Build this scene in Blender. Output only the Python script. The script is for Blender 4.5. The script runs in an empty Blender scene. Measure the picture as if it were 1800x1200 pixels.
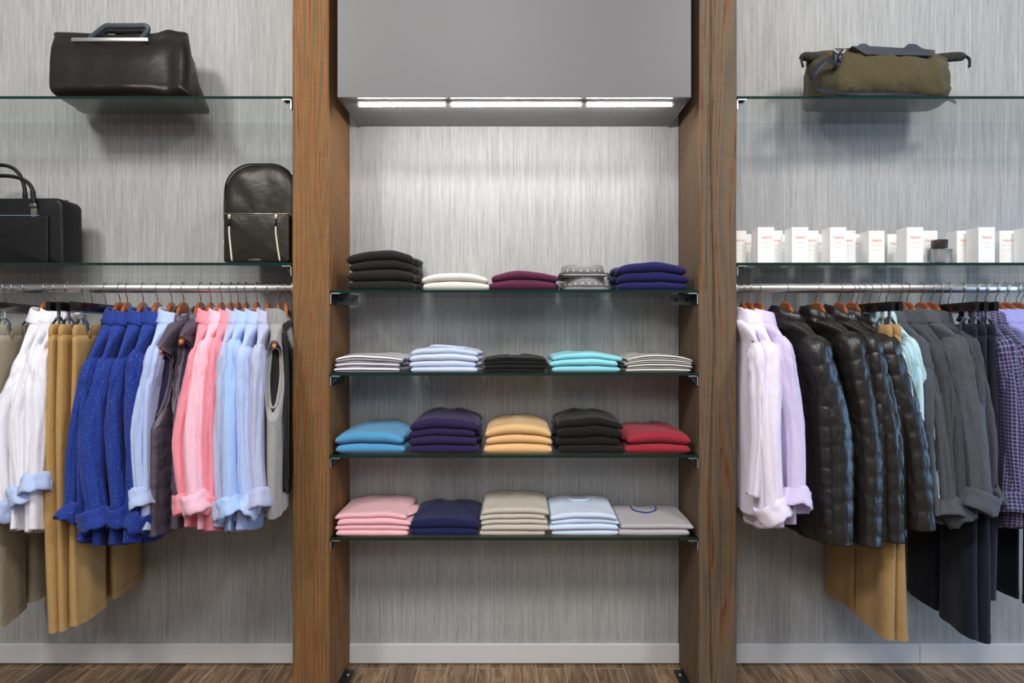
import bpy, math, random
from mathutils import Vector, Matrix, noise
random.seed(7)
F, D, CH = 1061.0, 2.4, 1.3
sc = bpy.context.scene
COL = sc.collection
PI = math.pi

# ---------------------------------------------------------------- camera, world, lights, exposure
cam_d = bpy.data.cameras.new('camera'); cam = bpy.data.objects.new('camera', cam_d); COL.objects.link(cam)
cam.location = (0, -D, CH); cam.rotation_euler = (PI/2, 0, 0)
cam_d.sensor_width = 36; cam_d.lens = F/1800*36
cam_d.shift_x = -4/1800; cam_d.shift_y = -10/1800
cam_d.clip_start = .05
sc.camera = cam
sc.view_settings.view_transform = 'Standard'; sc.view_settings.look = 'None'
sc.view_settings.gamma = 1; sc.view_settings.use_curve_mapping = False
sc.view_settings.exposure = 0.22
w = bpy.data.worlds.new('world'); sc.world = w; w.use_nodes = True
w.node_tree.nodes['Background'].inputs[0].default_value = (.95, .97, 1, 1)
w.node_tree.nodes['Background'].inputs[1].default_value = .22

def area(name, loc, target, size, sy, power, color):
    l = bpy.data.lights.new(name, 'AREA'); l.shape = 'RECTANGLE'; l.size = size; l.size_y = sy
    l.energy = power; l.color = color
    o = bpy.data.objects.new(name, l); COL.objects.link(o); o.location = loc
    o.rotation_euler = (Vector(target)-Vector(loc)).to_track_quat('-Z', 'Y').to_euler()
    return o
area('ceiling_light_left', (-1.8, -2.5, 3.6), (-1.5, 0, 1.2), .5, .5, 46, (1, .97, .93))
area('ceiling_light_center', (-.25, -2.7, 3.6), (-.1, 0, 1.0), .7, .5, 26, (1, .97, .94))
area('ceiling_light_right', (1.8, -2.5, 3.6), (1.55, 0, 1.2), .5, .5, 43, (1, .98, .95))
area('added_front_fill', (0, -4.3, 3.1), (0, 0, .85), 2.2, .8, 36, (1, .98, .96))  # unseen fill lamp added behind the camera to brighten everything frontally
area('shop_window_light', (4.4, -1.25, 1.2), (.8, -.35, 1.0), 1.2, 1.8, 44, (.32, .60, 1))

# ---------------------------------------------------------------- helpers
def P(px, py, d):
    s = (D-d)/F
    return Vector(((px-904)*s, -d, CH+(590-py)*s))
def XX(px, d): return (px-904)*(D-d)/F
def ZZ(py, d): return CH+(590-py)*(D-d)/F

def thing(name, label, cat, loc, group=None):
    o = bpy.data.objects.new(name, None); COL.objects.link(o); o.location = loc
    o.empty_display_size = .05
    o['label'] = label; o['category'] = cat
    if group: o['group'] = group
    return o
def tag(o, label, cat, group=None):
    o['label'] = label; o['category'] = cat
    if group: o['group'] = group
    return o
def obj(name, verts, faces, mat, parent=None, smooth=True, uvs=None, mats=None, midx=None, label=None):
    me = bpy.data.meshes.new(name)
    off = Vector((0, 0, 0))
    if parent is not None:
        p = parent
        while p is not None:
            off += p.location; p = p.parent
    loc = off
    if parent is None:
        xs = [v[0] for v in verts]; ys = [v[1] for v in verts]; zs = [v[2] for v in verts]
        loc = Vector(((min(xs)+max(xs))/2, (min(ys)+max(ys))/2, min(zs)))
    me.from_pydata([(v[0]-loc[0], v[1]-loc[1], v[2]-loc[2]) for v in verts], [], faces)
    for m in (mats or [mat]): me.materials.append(m)
    if midx:
        for f, i in zip(me.polygons, midx): f.material_index = i
    if uvs:
        ul = me.uv_layers.new(name='UVMap')
        k = 0
        for f in uvs:
            for uv in f:
                ul.data[k].uv = uv; k += 1
    if smooth:
        for f in me.polygons: f.use_smooth = True
    o = bpy.data.objects.new(name, me); COL.objects.link(o)
    if parent is not None: o.parent = parent
    else: o.location = loc
    if label: o['label'] = label
    return o

class MB:
    def __init__(s): s.v = []; s.f = []; s.uv = []; s.mi = []
    def add(s, v, f, uv=None, mi=0):
        b = len(s.v); s.v += v; s.f += [tuple(i+b for i in q) for q in f]
        s.uv += uv if uv else [[(0, 0)]*len(q) for q in f]
        s.mi += [mi]*len(f)
        return s
    def loft(s, rings, closed=True, cap=True, mi=0):
        n = len(rings[0]); m = len(rings); v = [Vector(p) for r in rings for p in r]
        vd = [0]
        for i in range(1, m):
            vd.append(vd[-1] + sum((rings[i][j]-rings[i-1][j]).length for j in range(0, n, max(1, n//4)))/len(range(0, n, max(1, n//4))))
        mid = rings[m//2]; ud = [0]
        for j in range(n): ud.append(ud[-1] + (mid[(j+1) % n]-mid[j]).length)
        f = []; uv = []
        for i in range(m-1):
            for j in range(n if closed else n-1):
                k = (j+1) % n
                f.append((i*n+j, i*n+k, (i+1)*n+k, (i+1)*n+j))
                uv.append([(ud[j], vd[i]), (ud[j+1], vd[i]), (ud[j+1], vd[i+1]), (ud[j], vd[i+1])])
        if cap and closed:
            for base, rev in ((0, True), ((m-1)*n, False)):
                c = sum((v[base+j] for j in range(n)), Vector())/n
                v.append(c); ci = len(v)-1
                for j in range(n):
                    k = (j+1) % n
                    f.append((base+k, base+j, ci) if rev else (base+j, base+k, ci))
                    uv.append([(0, 0)]*3)
        return s.add(v, f, uv, mi)
    def box(s, x0, x1, y0, y1, z0, z1, b=0, mi=0):
        if b <= 0:
            v = [Vector((x, y, z)) for z in (z0, z1) for x, y in ((x0, y0), (x1, y0), (x1, y1), (x0, y1))]
            f = [(3, 2, 1, 0), (4, 5, 6, 7), (0, 1, 5, 4), (1, 2, 6, 5), (2, 3, 7, 6), (3, 0, 4, 7)]
            return s.add(v, f, None, mi)
        def ring(i, z):
            pts = []
            for cx, cy, a0 in ((x1-b, y1-b, 0), (x0+b, y1-b, 90), (x0+b, y0+b, 180), (x1-b, y0+b, 270)):
                for a in (0, 45, 90):
                    t = math.radians(a0+a); r = b-i
                    pts.append(Vector((cx+r*math.cos(t), cy+r*math.sin(t), z)))
            return pts
        return s.loft([ring(b, z0), ring(b*.3, z0+b*.3), ring(0, z0+b), ring(0, z1-b), ring(b*.3, z1-b*.3), ring(b, z1)], mi=mi)
    def tube(s, pts, r, seg=10, flat=1.0, up=None, mi=0, cap=True):
        pts = [Vector(p) for p in pts]; n = len(pts); rings = []
        prev = None
        for i, p in enumerate(pts):
            T = (pts[min(i+1, n-1)]-pts[max(i-1, 0)]).normalized()
            if up is not None: A = Vector(up)-T*T.dot(Vector(up))
            elif prev is not None: A = prev-T*T.dot(prev)
            else: A = T.orthogonal()
            if A.length < 1e-5: A = T.orthogonal()
            A.normalize(); prev = A; B = T.cross(A)
            rr = r[i] if isinstance(r, (list, tuple)) else r
            rings.append([p + A*(rr*math.cos(2*PI*j/seg)) + B*(rr*flat*math.sin(2*PI*j/seg)) for j in range(seg)])
        return s.loft(rings, cap=cap, mi=mi)
    def build(s, name, mat, parent=None, smooth=True, mats=None, label=None):
        return obj(name, s.v, s.f, mat, parent, smooth, s.uv, mats, s.mi if mats else None, label)
def boxobj(name, x0, x1, y0, y1, z0, z1, mat, parent=None, b=0, label=None):
    return MB().box(x0, x1, y0, y1, z0, z1, b).build(name, mat, parent, smooth=False, label=label)
def catmull(pts, n):
    pts = [Vector(p) for p in pts]; out = []; m = len(pts)
    for i in range(n):
        t = i/(n-1)*(m-1); k = min(int(t), m-2); u = t-k
        a, b, c, d = pts[max(k-1, 0)], pts[k], pts[k+1], pts[min(k+2, m-1)]
        out.append(.5*((2*b)+(-a+c)*u+(2*a-5*b+4*c-d)*u*u+(-a+3*b-3*c+d)*u**3))
    return out
def N3(x, y, z): return noise.noise(Vector((x, y, z)))
def lerp(a, b, t): return a+(b-a)*t
def sst(a, b, x):
    t = max(0, min(1, (x-a)/(b-a))); return t*t*(3-2*t)
def spw(c, e): return math.copysign(abs(c)**e, c)

# ---------------------------------------------------------------- materials
def newmat(name):
    m = bpy.data.materials.new(name); m.use_nodes = True
    nt = m.node_tree; return m, nt, nt.nodes['Principled BSDF']
def nd(nt, t, **kw):
    n = nt.nodes.new(t)
    for k, v in kw.items():
        if k.startswith('i_'): n.inputs[k[2:].replace('_', ' ')].default_value = v
        else: setattr(n, k, v)
    return n
def ramp(nt, src, stops):
    r = nt.nodes.new('ShaderNodeValToRGB'); el = r.color_ramp.elements
    while len(el) < len(stops): el.new(.5)
    for e, (p, c) in zip(el, stops): e.position = p; e.color = (*c, 1)
    nt.links.new(src, r.inputs[0]); return r
def coords(nt, kind='Object', scale=(1, 1, 1), rot=(0, 0, 0)):
    t = nt.nodes.new('ShaderNodeTexCoord'); mp = nt.nodes.new('ShaderNodeMapping')
    mp.inputs['Scale'].default_value = scale; mp.inputs['Rotation'].default_value = rot
    nt.links.new(t.outputs[kind], mp.inputs[0]); return mp.outputs[0]
def bump(nt, p, h, strength, dist=.002):
    b = nd(nt, 'ShaderNodeBump', i_Strength=strength, i_Distance=dist)
    nt.links.new(h, b.inputs['Height']); nt.links.new(b.outputs[0], p.inputs['Normal']); return b
def plain(name, c, rough=.5, metal=0.0, spec=.5, coat=0):
    m, nt, p = newmat(name)
    p.inputs['Base Color'].default_value = (*c, 1); p.inputs['Roughness'].default_value = rough
    p.inputs['Metallic'].default_value = metal; p.inputs['Specular IOR Level'].default_value = spec
    p.inputs['Coat Weight'].default_value = coat
    n = nd(nt, 'ShaderNodeTexNoise', i_Scale=60.0); nt.links.new(coords(nt), n.inputs['Vector'])
    bump(nt, p, n.outputs[0], .08, .001)
    return m
def fabric(name, c, c2=None, rough=.85, scale=260.0, contrast=.5, sheen=.10, wrinkle=.7, spec=.25):
    m, nt, p = newmat(name)
    c2 = c2 or tuple(x*.8 for x in c)
    v = coords(nt)
    n = nd(nt, 'ShaderNodeTexNoise', i_Scale=scale, i_Detail=3.0); nt.links.new(v, n.inputs['Vector'])
    r = ramp(nt, n.outputs[0], [(.5-contrast*.3, c2), (.5+contrast*.3, c)])
    nt.links.new(r.outputs[0], p.inputs['Base Color'])
    p.inputs['Roughness'].default_value = rough; p.inputs['Sheen Weight'].default_value = sheen
    p.inputs['Specular IOR Level'].default_value = spec
    n2 = nd(nt, 'ShaderNodeTexNoise', i_Scale=20.0, i_Detail=3.0, i_Distortion=.9)
    nt.links.new(coords(nt, 'Object', (1, 1, .45)), n2.inputs['Vector'])
    ad = nd(nt, 'ShaderNodeMath', operation='MULTIPLY_ADD'); ad.inputs[1].default_value = .08
    nt.links.new(n.outputs[0], ad.inputs[0]); nt.links.new(n2.outputs[0], ad.inputs[2])
    bump(nt, p, ad.outputs[0], wrinkle, .006)
    return m
def dotted(name, c, c2, dot, scale=70, thr=.16, rnd=1.0):
    m = fabric(name, c, c2, rough=.8, contrast=.8); nt = m.node_tree; p = nt.nodes['Principled BSDF']
    base = p.inputs['Base Color'].links[0].from_socket
    v = nd(nt, 'ShaderNodeTexVoronoi', i_Scale=float(scale), i_Randomness=rnd); nt.links.new(coords(nt, 'UV'), v.inputs['Vector'])
    lt = nd(nt, 'ShaderNodeMath', operation='LESS_THAN'); lt.inputs[1].default_value = thr
    nt.links.new(v.outputs['Distance'], lt.inputs[0])
    mx = nd(nt, 'ShaderNodeMix', data_type='RGBA'); nt.links.new(lt.outputs[0], mx.inputs[0])
    nt.links.new(base, mx.inputs[6]); mx.inputs[7].default_value = (*dot, 1)
    nt.links.new(mx.outputs[2], p.inputs['Base Color']); return m
def lines(nt, sock, freq, thr):
    mu = nd(nt, 'ShaderNodeMath', operation='MULTIPLY'); mu.inputs[1].default_value = freq
    nt.links.new(sock, mu.inputs[0])
    fr = nd(nt, 'ShaderNodeMath', operation='FRACT'); nt.links.new(mu.outputs[0], fr.inputs[0])
    lt = nd(nt, 'ShaderNodeMath', operation='LESS_THAN'); lt.inputs[1].default_value = thr
    nt.links.new(fr.outputs[0], lt.inputs[0]); return lt.outputs[0]
def plaid(name, c, l1, freq=70):
    m = fabric(name, c, tuple(x*.7 for x in c), rough=.8); nt = m.node_tree; p = nt.nodes['Principled BSDF']
    base = p.inputs['Base Color'].links[0].from_socket
    sep = nd(nt, 'ShaderNodeSeparateXYZ'); nt.links.new(coords(nt, 'UV'), sep.inputs[0])
    a = lines(nt, sep.outputs[0], freq, .3); b = lines(nt, sep.outputs[1], freq, .3)
    ad = nd(nt, 'ShaderNodeMath', operation='ADD'); nt.links.new(a, ad.inputs[0]); nt.links.new(b, ad.inputs[1])
    mu = nd(nt, 'ShaderNodeMath', operation='MULTIPLY'); mu.inputs[1].default_value = .5; nt.links.new(ad.outputs[0], mu.inputs[0])
    mx = nd(nt, 'ShaderNodeMix', data_type='RGBA'); nt.links.new(mu.outputs[0], mx.inputs[0])
    nt.links.new(base, mx.inputs[6]); mx.inputs[7].default_value = (*l1, 1)
    nt.links.new(mx.outputs[2], p.inputs['Base Color']); return m
def striped(name, c, l1, freq, thr=.5, axis=0):
    m = fabric(name, c, tuple(x*.85 for x in c), rough=.8); nt = m.node_tree; p = nt.nodes['Principled BSDF']
    base = p.inputs['Base Color'].links[0].from_socket
    sep = nd(nt, 'ShaderNodeSeparateXYZ'); nt.links.new(coords(nt, 'UV'), sep.inputs[0])
    a = lines(nt, sep.outputs[axis], freq, thr)
    mx = nd(nt, 'ShaderNodeMix', data_type='RGBA'); nt.links.new(a, mx.inputs[0])
    nt.links.new(base, mx.inputs[6]); mx.inputs[7].default_value = (*l1, 1)
    nt.links.new(mx.outputs[2], p.inputs['Base Color']); return m
def leather(name, c, rough=.38, tex=.12):
    m, nt, p = newmat(name); v = coords(nt); p.inputs['Specular IOR Level'].default_value = .3
    n = nd(nt, 'ShaderNodeTexNoise', i_Scale=9.0, i_Detail=4.0); nt.links.new(v, n.inputs['Vector'])
    r = ramp(nt, n.outputs[0], [(.3, tuple(x*.7 for x in c)), (.7, c)])
    nt.links.new(r.outputs[0], p.inputs['Base Color']); p.inputs['Roughness'].default_value = rough
    bump(nt, p, n.outputs[0], tex, .03); return m
def wood(name, stops, grey, seedoff, scale=1.0, rough=.75, knots=True):
    """rough sawn timber, grain along Z"""
    m, nt, p = newmat(name)
    t = nt.nodes.new('ShaderNodeTexCoord')
    mp = nd(nt, 'ShaderNodeMapping'); mp.inputs['Location'].default_value = (seedoff, seedoff*.7, seedoff*.3)
    mp.inputs['Scale'].default_value = (1, 1, .09); nt.links.new(t.outputs['Object'], mp.inputs[0])
    warp = nd(nt, 'ShaderNodeTexNoise', i_Scale=4.2*scale, i_Detail=2.0); nt.links.new(mp.outputs[0], warp.inputs['Vector'])
    wa = nd(nt, 'ShaderNodeMath', operation='MULTIPLY'); wa.inputs[1].default_value = 13.0; nt.links.new(warp.outputs[0], wa.inputs[0])
    sx = nd(nt, 'ShaderNodeSeparateXYZ'); nt.links.new(t.outputs['Object'], sx.inputs[0])
    sm = nd(nt, 'ShaderNodeMath', operation='ADD'); nt.links.new(sx.outputs[0], sm.inputs[0]); nt.links.new(sx.outputs[1], sm.inputs[1])
    mul = nd(nt, 'ShaderNodeMath', operation='MULTIPLY_ADD'); mul.inputs[1].default_value = 38.0
    nt.links.new(sm.outputs[0], mul.inputs[0]); nt.links.new(wa.outputs[0], mul.inputs[2])
    fr = nd(nt, 'ShaderNodeMath', operation='PINGPONG'); fr.inputs[1].default_value = .5; nt.links.new(mul.outputs[0], fr.inputs[0])
    mp2 = nd(nt, 'ShaderNodeMapping'); mp2.inputs['Scale'].default_value = (1, 1, .03); nt.links.new(t.outputs['Object'], mp2.inputs[0])
    fine = nd(nt, 'ShaderNodeTexNoise', i_Scale=230.0, i_Detail=4.0); nt.links.new(mp2.outputs[0], fine.inputs['Vector'])
    ad = nd(nt, 'ShaderNodeMath', operation='MULTIPLY_ADD'); ad.inputs[1].default_value = .75
    nt.links.new(fine.outputs[0], ad.inputs[0]); nt.links.new(fr.outputs[0], ad.inputs[2])
    r = ramp(nt, ad.outputs[0], stops)
    big = nd(nt, 'ShaderNodeTexNoise', i_Scale=9.0, i_Detail=5.0, i_Roughness=.7)
    mp3 = nd(nt, 'ShaderNodeMapping'); mp3.inputs['Scale'].default_value = (2.5, 2.5, .5); mp3.inputs['Location'].default_value = (seedoff, 0, 2)
    nt.links.new(t.outputs['Object'], mp3.inputs[0]); nt.links.new(mp3.outputs[0], big.inputs['Vector'])
    g = ramp(nt, big.outputs[0], [(.46, (0, 0, 0)), (.78, (.8, .8, .8))])
    mx = nd(nt, 'ShaderNodeMix', data_type='RGBA'); nt.links.new(g.outputs[0], mx.inputs[0])
    nt.links.new(r.outputs[0], mx.inputs[6]); mx.inputs[7].default_value = (*grey, 1)
    # saw marks across the grain
    mp4 = nd(nt, 'ShaderNodeMapping'); mp4.inputs['Scale'].default_value = (.05, .05, 1); mp4.inputs['Rotation'].default_value = (0, .03, 0)
    nt.links.new(t.outputs['Object'], mp4.inputs[0])
    saw = nd(nt, 'ShaderNodeTexNoise', i_Scale=260.0, i_Detail=2.0); nt.links.new(mp4.outputs[0], saw.inputs['Vector'])
    sr = ramp(nt, saw.outputs[0], [(.3, (.68, .68, .68)), (.55, (1, 1, 1))])
    mx2 = nd(nt, 'ShaderNodeMix', data_type='RGBA', blend_type='MULTIPLY'); mx2.inputs[0].default_value = .45
    nt.links.new(mx.outputs[2], mx2.inputs[6]); nt.links.new(sr.outputs[0], mx2.inputs[7])
    nt.links.new(mx2.outputs[2], p.inputs['Base Color'])
    p.inputs['Roughness'].default_value = rough; p.inputs['Specular IOR Level'].default_value = .3
    bump(nt, p, ad.outputs[0], .6, .003)
    return m

# wall covering: vertical brushed linen look
def wallpaper(name, lo, hi, rough=.55):
    m, nt, p = newmat(name)
    a = nd(nt, 'ShaderNodeTexNoise', i_Scale=1.0, i_Detail=4.0, i_Roughness=.65)
    nt.links.new(coords(nt, 'Generated' if False else 'Object', (640, 640, 26)), a.inputs['Vector'])
    b = nd(nt, 'ShaderNodeTexNoise', i_Scale=1.0, i_Detail=3.0)
    nt.links.new(coords(nt, 'Object', (190, 190, 6)), b.inputs['Vector'])
    ad = nd(nt, 'ShaderNodeMath', operation='ADD'); nt.links.new(a.outputs[0], ad.inputs[0]); nt.links.new(b.outputs[0], ad.inputs[1])
    hf = nd(nt, 'ShaderNodeMath', operation='MULTIPLY'); hf.inputs[1].default_value = .5; nt.links.new(ad.outputs[0], hf.inputs[0])
    r = ramp(nt, hf.outputs[0], [(.36, lo), (.62, hi)])
    nt.links.new(r.outputs[0], p.inputs['Base Color']); p.inputs['Roughness'].default_value = rough
    p.inputs['Specular IOR Level'].default_value = .35
    bump(nt, p, hf.outputs[0], .25, .002); return m
M = {}
M['wall'] = wallpaper('brushed_wallcovering', (.285, .285, .287), (.46, .456, .45))
M['underside'] = wallpaper('laminate_wall_reflection', (.10, .10, .10), (.24, .24, .24), .35)  # dark wall streaks paint the wall's reflection into the underside colour
M['header'] = plain('header_laminate', (.125, .123, .128), .45)
M['base'] = plain('baseboard_laminate', (.66, .66, .665), .4)
M['chrome'] = plain('brushed_steel', (.66, .65, .64), .38, 1.0)
M['hook'] = plain('polished_wire', (.50, .49, .47), .2, 1.0)
M['blackmetal'] = plain('black_metal', (.03, .032, .036), .4, .5)
M['bracket'] = plain('bracket_steel', (.075, .08, .09), .35, .8)
M['brass'] = plain('pale_zip_metal', (.75, .66, .5), .3, .8)
M['blackplastic'] = plain('black_hanger_plastic', (.008, .008, .008), .15)
M['clearplastic'] = plain('clip_plastic', (.55, .57, .6), .12, .6)
M['clipgrey'] = plain('clip_blue_grey', (.06, .08, .11), .35)
M['hole_shade'] = plain('painted_hole_shade', (.01, .01, .01), .8)
M['white_box'] = plain('white_carton', (.93, .93, .92), .5)
M['box_shade'] = M['white_box']
M['red_ink'] = plain('orange_red_ink', (.75, .16, .07), .6)
M['grey_ink'] = plain('faded_orange_ink', (.8, .45, .3), .6)
M['white_webbing'] = plain('cream_webbing', (.72, .64, .5), .6)
M['tagpaper'] = plain('grey_paper_tag', (.55, .55, .57), .6)
M['perfume_cap'] = plain('dark_brown_cap', (.035, .022, .018), .3)
M['rosewood'] = None
def hanger_wood():
    m, nt, p = newmat('varnished_hanger_wood')
    n = nd(nt, 'ShaderNodeTexNoise', i_Scale=1.0, i_Detail=3.0); nt.links.new(coords(nt, 'Object', (70, 12, 70)), n.inputs['Vector'])
    r = ramp(nt, n.outputs[0], [(.3, (.16, .035, .012)), (.7, (.42, .13, .035))])
    nt.links.new(r.outputs[0], p.inputs['Base Color']); p.inputs['Roughness'].default_value = .2
    p.inputs['Coat Weight'].default_value = .6; p.inputs['Coat Roughness'].default_value = .08; return m
M['rosewood'] = hanger_wood()
def glass_mat():
    m, nt, p = newmat('shelf_glass'); nt.nodes.remove(p); out = nt.nodes['Material Output']
    tr = nd(nt, 'ShaderNodeBsdfTransparent'); tr.inputs[0].default_value = (.96, .985, .975, 1)
    gl = nd(nt, 'ShaderNodeBsdfGlossy'); gl.inputs['Roughness'].default_value = .01
    ge = nd(nt, 'ShaderNodeNewGeometry'); dt = nd(nt, 'ShaderNodeVectorMath', operation='DOT_PRODUCT')
    nt.links.new(ge.outputs['Normal'], dt.inputs[0]); nt.links.new(ge.outputs['Incoming'], dt.inputs[1])
    ab = nd(nt, 'ShaderNodeMath', operation='ABSOLUTE'); nt.links.new(dt.outputs['Value'], ab.inputs[0])
    om = nd(nt, 'ShaderNodeMath', operation='SUBTRACT'); om.inputs[0].default_value = 1; nt.links.new(ab.outputs[0], om.inputs[1])
    pw = nd(nt, 'ShaderNodeMath', operation='POWER'); pw.inputs[1].default_value = 5; nt.links.new(om.outputs[0], pw.inputs[0])
    lw = nd(nt, 'ShaderNodeMath', operation='MULTIPLY_ADD'); lw.inputs[1].default_value = .92; lw.inputs[2].default_value = .04; nt.links.new(pw.outputs[0], lw.inputs[0])
    mx = nd(nt, 'ShaderNodeMixShader'); nt.links.new(lw.outputs[0], mx.inputs[0])
    nt.links.new(tr.outputs[0], mx.inputs[1]); nt.links.new(gl.outputs[0], mx.inputs[2]); nt.links.new(mx.outputs[0], out.inputs[0])
    return m
M['glass'] = glass_mat()
M['glass_edge'] = plain('green_glass_edge', (.003, .026, .018), .08)
def perf_glass():
    m, nt, p = newmat('bottle_glass')
    p.inputs['Base Color'].default_value = (.95, .96, .97, 1); p.inputs['Transmission Weight'].default_value = 1; p.inputs['Roughness'].default_value = .02
    return m
M['bottle'] = perf_glass()
M['led'] = None
def led():
    m, nt, p = newmat('led_diffuser')
    p.inputs['Base Color'].default_value = (1, 1, 1, 1)
    p.inputs['Emission Color'].default_value = (1, .99, .97, 1); p.inputs['Emission Strength'].default_value = 62
    return m
M['led'] = led()
M['post_left'] = wood('orange_reclaimed_timber', [(.26, (.075, .028, .009)), (.42, (.28, .088, .016)), (.56, (.27, .135, .045)), (.8, (.165, .097, .045))], (.185, .115, .058), 0)
M['post_right'] = wood('grey_brown_reclaimed_timber', [(.26, (.035, .021, .013)), (.42, (.18, .078, .027)), (.58, (.165, .112, .066)), (.85, (.115, .087, .06))], (.15, .115, .08), 5.3)

def floor_mat():
    m, nt, p = newmat('wood_look_plank_tile')
    t = nt.nodes.new('ShaderNodeTexCoord')
    mp = nd(nt, 'ShaderNodeMapping'); mp.inputs['Rotation'].default_value = (0, 0, PI/2); mp.inputs['Location'].default_value = (.3, .03, 0)
    nt.links.new(t.outputs['Object'], mp.inputs[0])
    br = nd(nt, 'ShaderNodeTexBrick'); br.offset = .37
    br.inputs['Color1'].default_value = (.0, .0, .0, 1); br.inputs['Color2'].default_value = (1, 1, 1, 1)
    br.inputs['Mortar'].default_value = (.5, .5, .5, 1)
    br.inputs['Scale'].default_value = 1; br.inputs['Mortar Size'].default_value = .0018; br.inputs['Brick Width'].default_value = .62; br.inputs['Row Height'].default_value = .115
    nt.links.new(mp.outputs[0], br.inputs['Vector'])
    g = nd(nt, 'ShaderNodeTexNoise', i_Scale=1.0, i_Detail=6.0, i_Distortion=1.2, i_Roughness=.65)
    ofs = nd(nt, 'ShaderNodeVectorMath', operation='MULTIPLY_ADD'); ofs.inputs[1].default_value = (5, 3, 7)
    mg = nd(nt, 'ShaderNodeMapping'); mg.inputs['Scale'].default_value = (42, 5, 1); nt.links.new(t.outputs['Object'], mg.inputs[0])
    nt.links.new(br.outputs['Color'], ofs.inputs[0]); nt.links.new(mg.outputs[0], ofs.inputs[2])
    nt.links.new(ofs.outputs[0], g.inputs['Vector'])
    r = ramp(nt, g.outputs[0], [(.28, (.055, .030, .014)), (.45, (.16, .095, .048)), (.62, (.30, .20, .115)), (.78, (.42, .32, .21))])
    tone = ramp(nt, br.outputs['Color'], [(0, (.6, .57, .54)), (1, (1.25, 1.2, 1.15))])
    mx = nd(nt, 'ShaderNodeMix', data_type='RGBA', blend_type='MULTIPLY'); mx.inputs[0].default_value = 1
    nt.links.new(r.outputs[0], mx.inputs[6]); nt.links.new(tone.outputs[0], mx.inputs[7])
    m2 = nd(nt, 'ShaderNodeMix', data_type='RGBA'); nt.links.new(br.outputs['Fac'], m2.inputs[0])
    nt.links.new(mx.outputs[2], m2.inputs[6]); m2.inputs[7].default_value = (.36, .28, .2, 1)
    nt.links.new(m2.outputs[2], p.inputs['Base Color']); p.inputs['Roughness'].default_value = .42
    bump(nt, p, g.outputs[0], .25, .002); return m
M['floor'] = floor_mat()

# ---------------------------------------------------------------- the setting
def struct(o): o['kind'] = 'structure'; return o
struct(boxobj('floor', -4, 4, -4.5, .1, -.05, 0, M['floor']))
struct(boxobj('wall_back', -4, 4, 0, .1, 0, 3.6, M['wall']))
PW = (.654, .785)     # post inner/outer |x|
bt = .080
struct(boxobj('baseboard_left', -4, -PW[1]-.001, -.012, -.0005, .004, bt, M['base'], b=.002))
struct(boxobj('baseboard_center', -PW[0]+.001, PW[0]-.001, -.012, -.0005, .004, bt, M['base'], b=.002))
struct(boxobj('baseboard_right', PW[1]+.001, 1.6045, -.012, -.0005, .004, bt, M['base'], b=.002))
struct(boxobj('trim_1', 1.606, 4, -.012, -.0005, .004, bt, M['base'], b=.002))

# ---------------------------------------------------------------- timber posts
def post(sign, label):
    x0, x1 = (-PW[1], -PW[0]) if sign < 0 else (PW[0]-.0015, PW[1]+.001)
    yb, yf = -.002, -.268
    H = 3.3; rings = []
    nz = 420
    fx = [i/54 for i in range(55)]
    def crack(z, X):
        d = 0
        if sign > 0:
            for c0, w0, zr, amp in ((.33, .0022, (.0, 3.3), 1), (.22, .0016, (1.45, 2.12), .7), (.37, .0014, (.3, 1.0), .7), (.62, .001, (.0, .9), .5)):
                if zr[0] < z < zr[1]:
                    c = x0+(x1-x0)*(c0+.10*N3(z*1.1, c0*9, 3)+.02*N3(z*7, 1, c0))
                    ww = w0*(.5+1.4*abs(N3(z*3, c0*5, 8))+.3)
                    d = max(d, amp*.012*math.exp(-((X-c)/ww)**2))
        else:
            for c0, w0, zr, amp in ((.62, .0009, (1.9, 3.3), .6), (.58, .0009, (.0, .75), .6), (.80, .0008, (2.2, 3.3), .5), (.55, .0007, (.8, 1.5), .5)):
                if zr[0] < z < zr[1]:
                    c = x0+(x1-x0)*(c0+.04*N3(z*1.3, c0*9, 3))
                    d = max(d, amp*.008*math.exp(-((X-c)/w0)**2))
        return d
    for i in range(nz+1):
        z = H*i/nz
        e1 = .0025*N3(z*2.2, 3.1*sign, .5)+.0012*N3(z*14, 1, sign); e2 = .0025*N3(z*2.0, 7.7*sign, .2)
        pts = []
        a, b = x0+e1*.6, x1+e2*.6
        for t in fx:   # front face left to right
            X = a+(b-a)*t; edge = min(t, 1-t)*(b-a)
            rnd = .004*max(0, 1-edge/.005)**2
            pts.append(Vector((X, yf+rnd+crack(z, X)+.0008*N3(X*60, z*8, 1), z)))
        for t in (.02, .1, .2, .3, .35, .4, .5, .6, .7, .8, .9, .98):
            side = .004*math.exp(-((t-.38)/.02)**2) if sign < 0 else .001*math.exp(-((t-.6)/.02)**2)
            pts.append(Vector((b-.0-side*(1 if sign < 0 else 0), yf+(yb-yf)*t, z)))
        pts.append(Vector((b, yb, z))); pts.append(Vector((a, yb, z)))
        for t in (.9, .7, .5, .3, .1, .02):
            pts.append(Vector((a, yf+(yb-yf)*t, z)))
        rings.append(pts)
    t = thing('timber_post', label, 'post', ((x0+x1)/2, -.13, 0))
    MB().loft(rings).build('beam', M['post_left' if sign < 0 else 'post_right'], t)
    xi = x1 if sign < 0 else x0
    s = 1 if sign < 0 else -1
    mb = MB(); xs = sorted((xi, xi+s*.035)); mb.box(xs[0], xs[1], -.235, -.06, .0, .006)
    xs = sorted((xi+s*.0005, xi+s*.006)); mb.box(xs[0], xs[1], -.235, -.06, .006, .014)
    f = mb.build('foot_bracket', M['blackmetal'], t, False, label='black metal angle at the foot')
    mb = MB(); mb.tube([(xi+s*.02, -.10, .006), (xi+s*.02, -.10, .011)], .006, 8); mb.build('bolt', M['chrome'], f)
    return t
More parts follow.
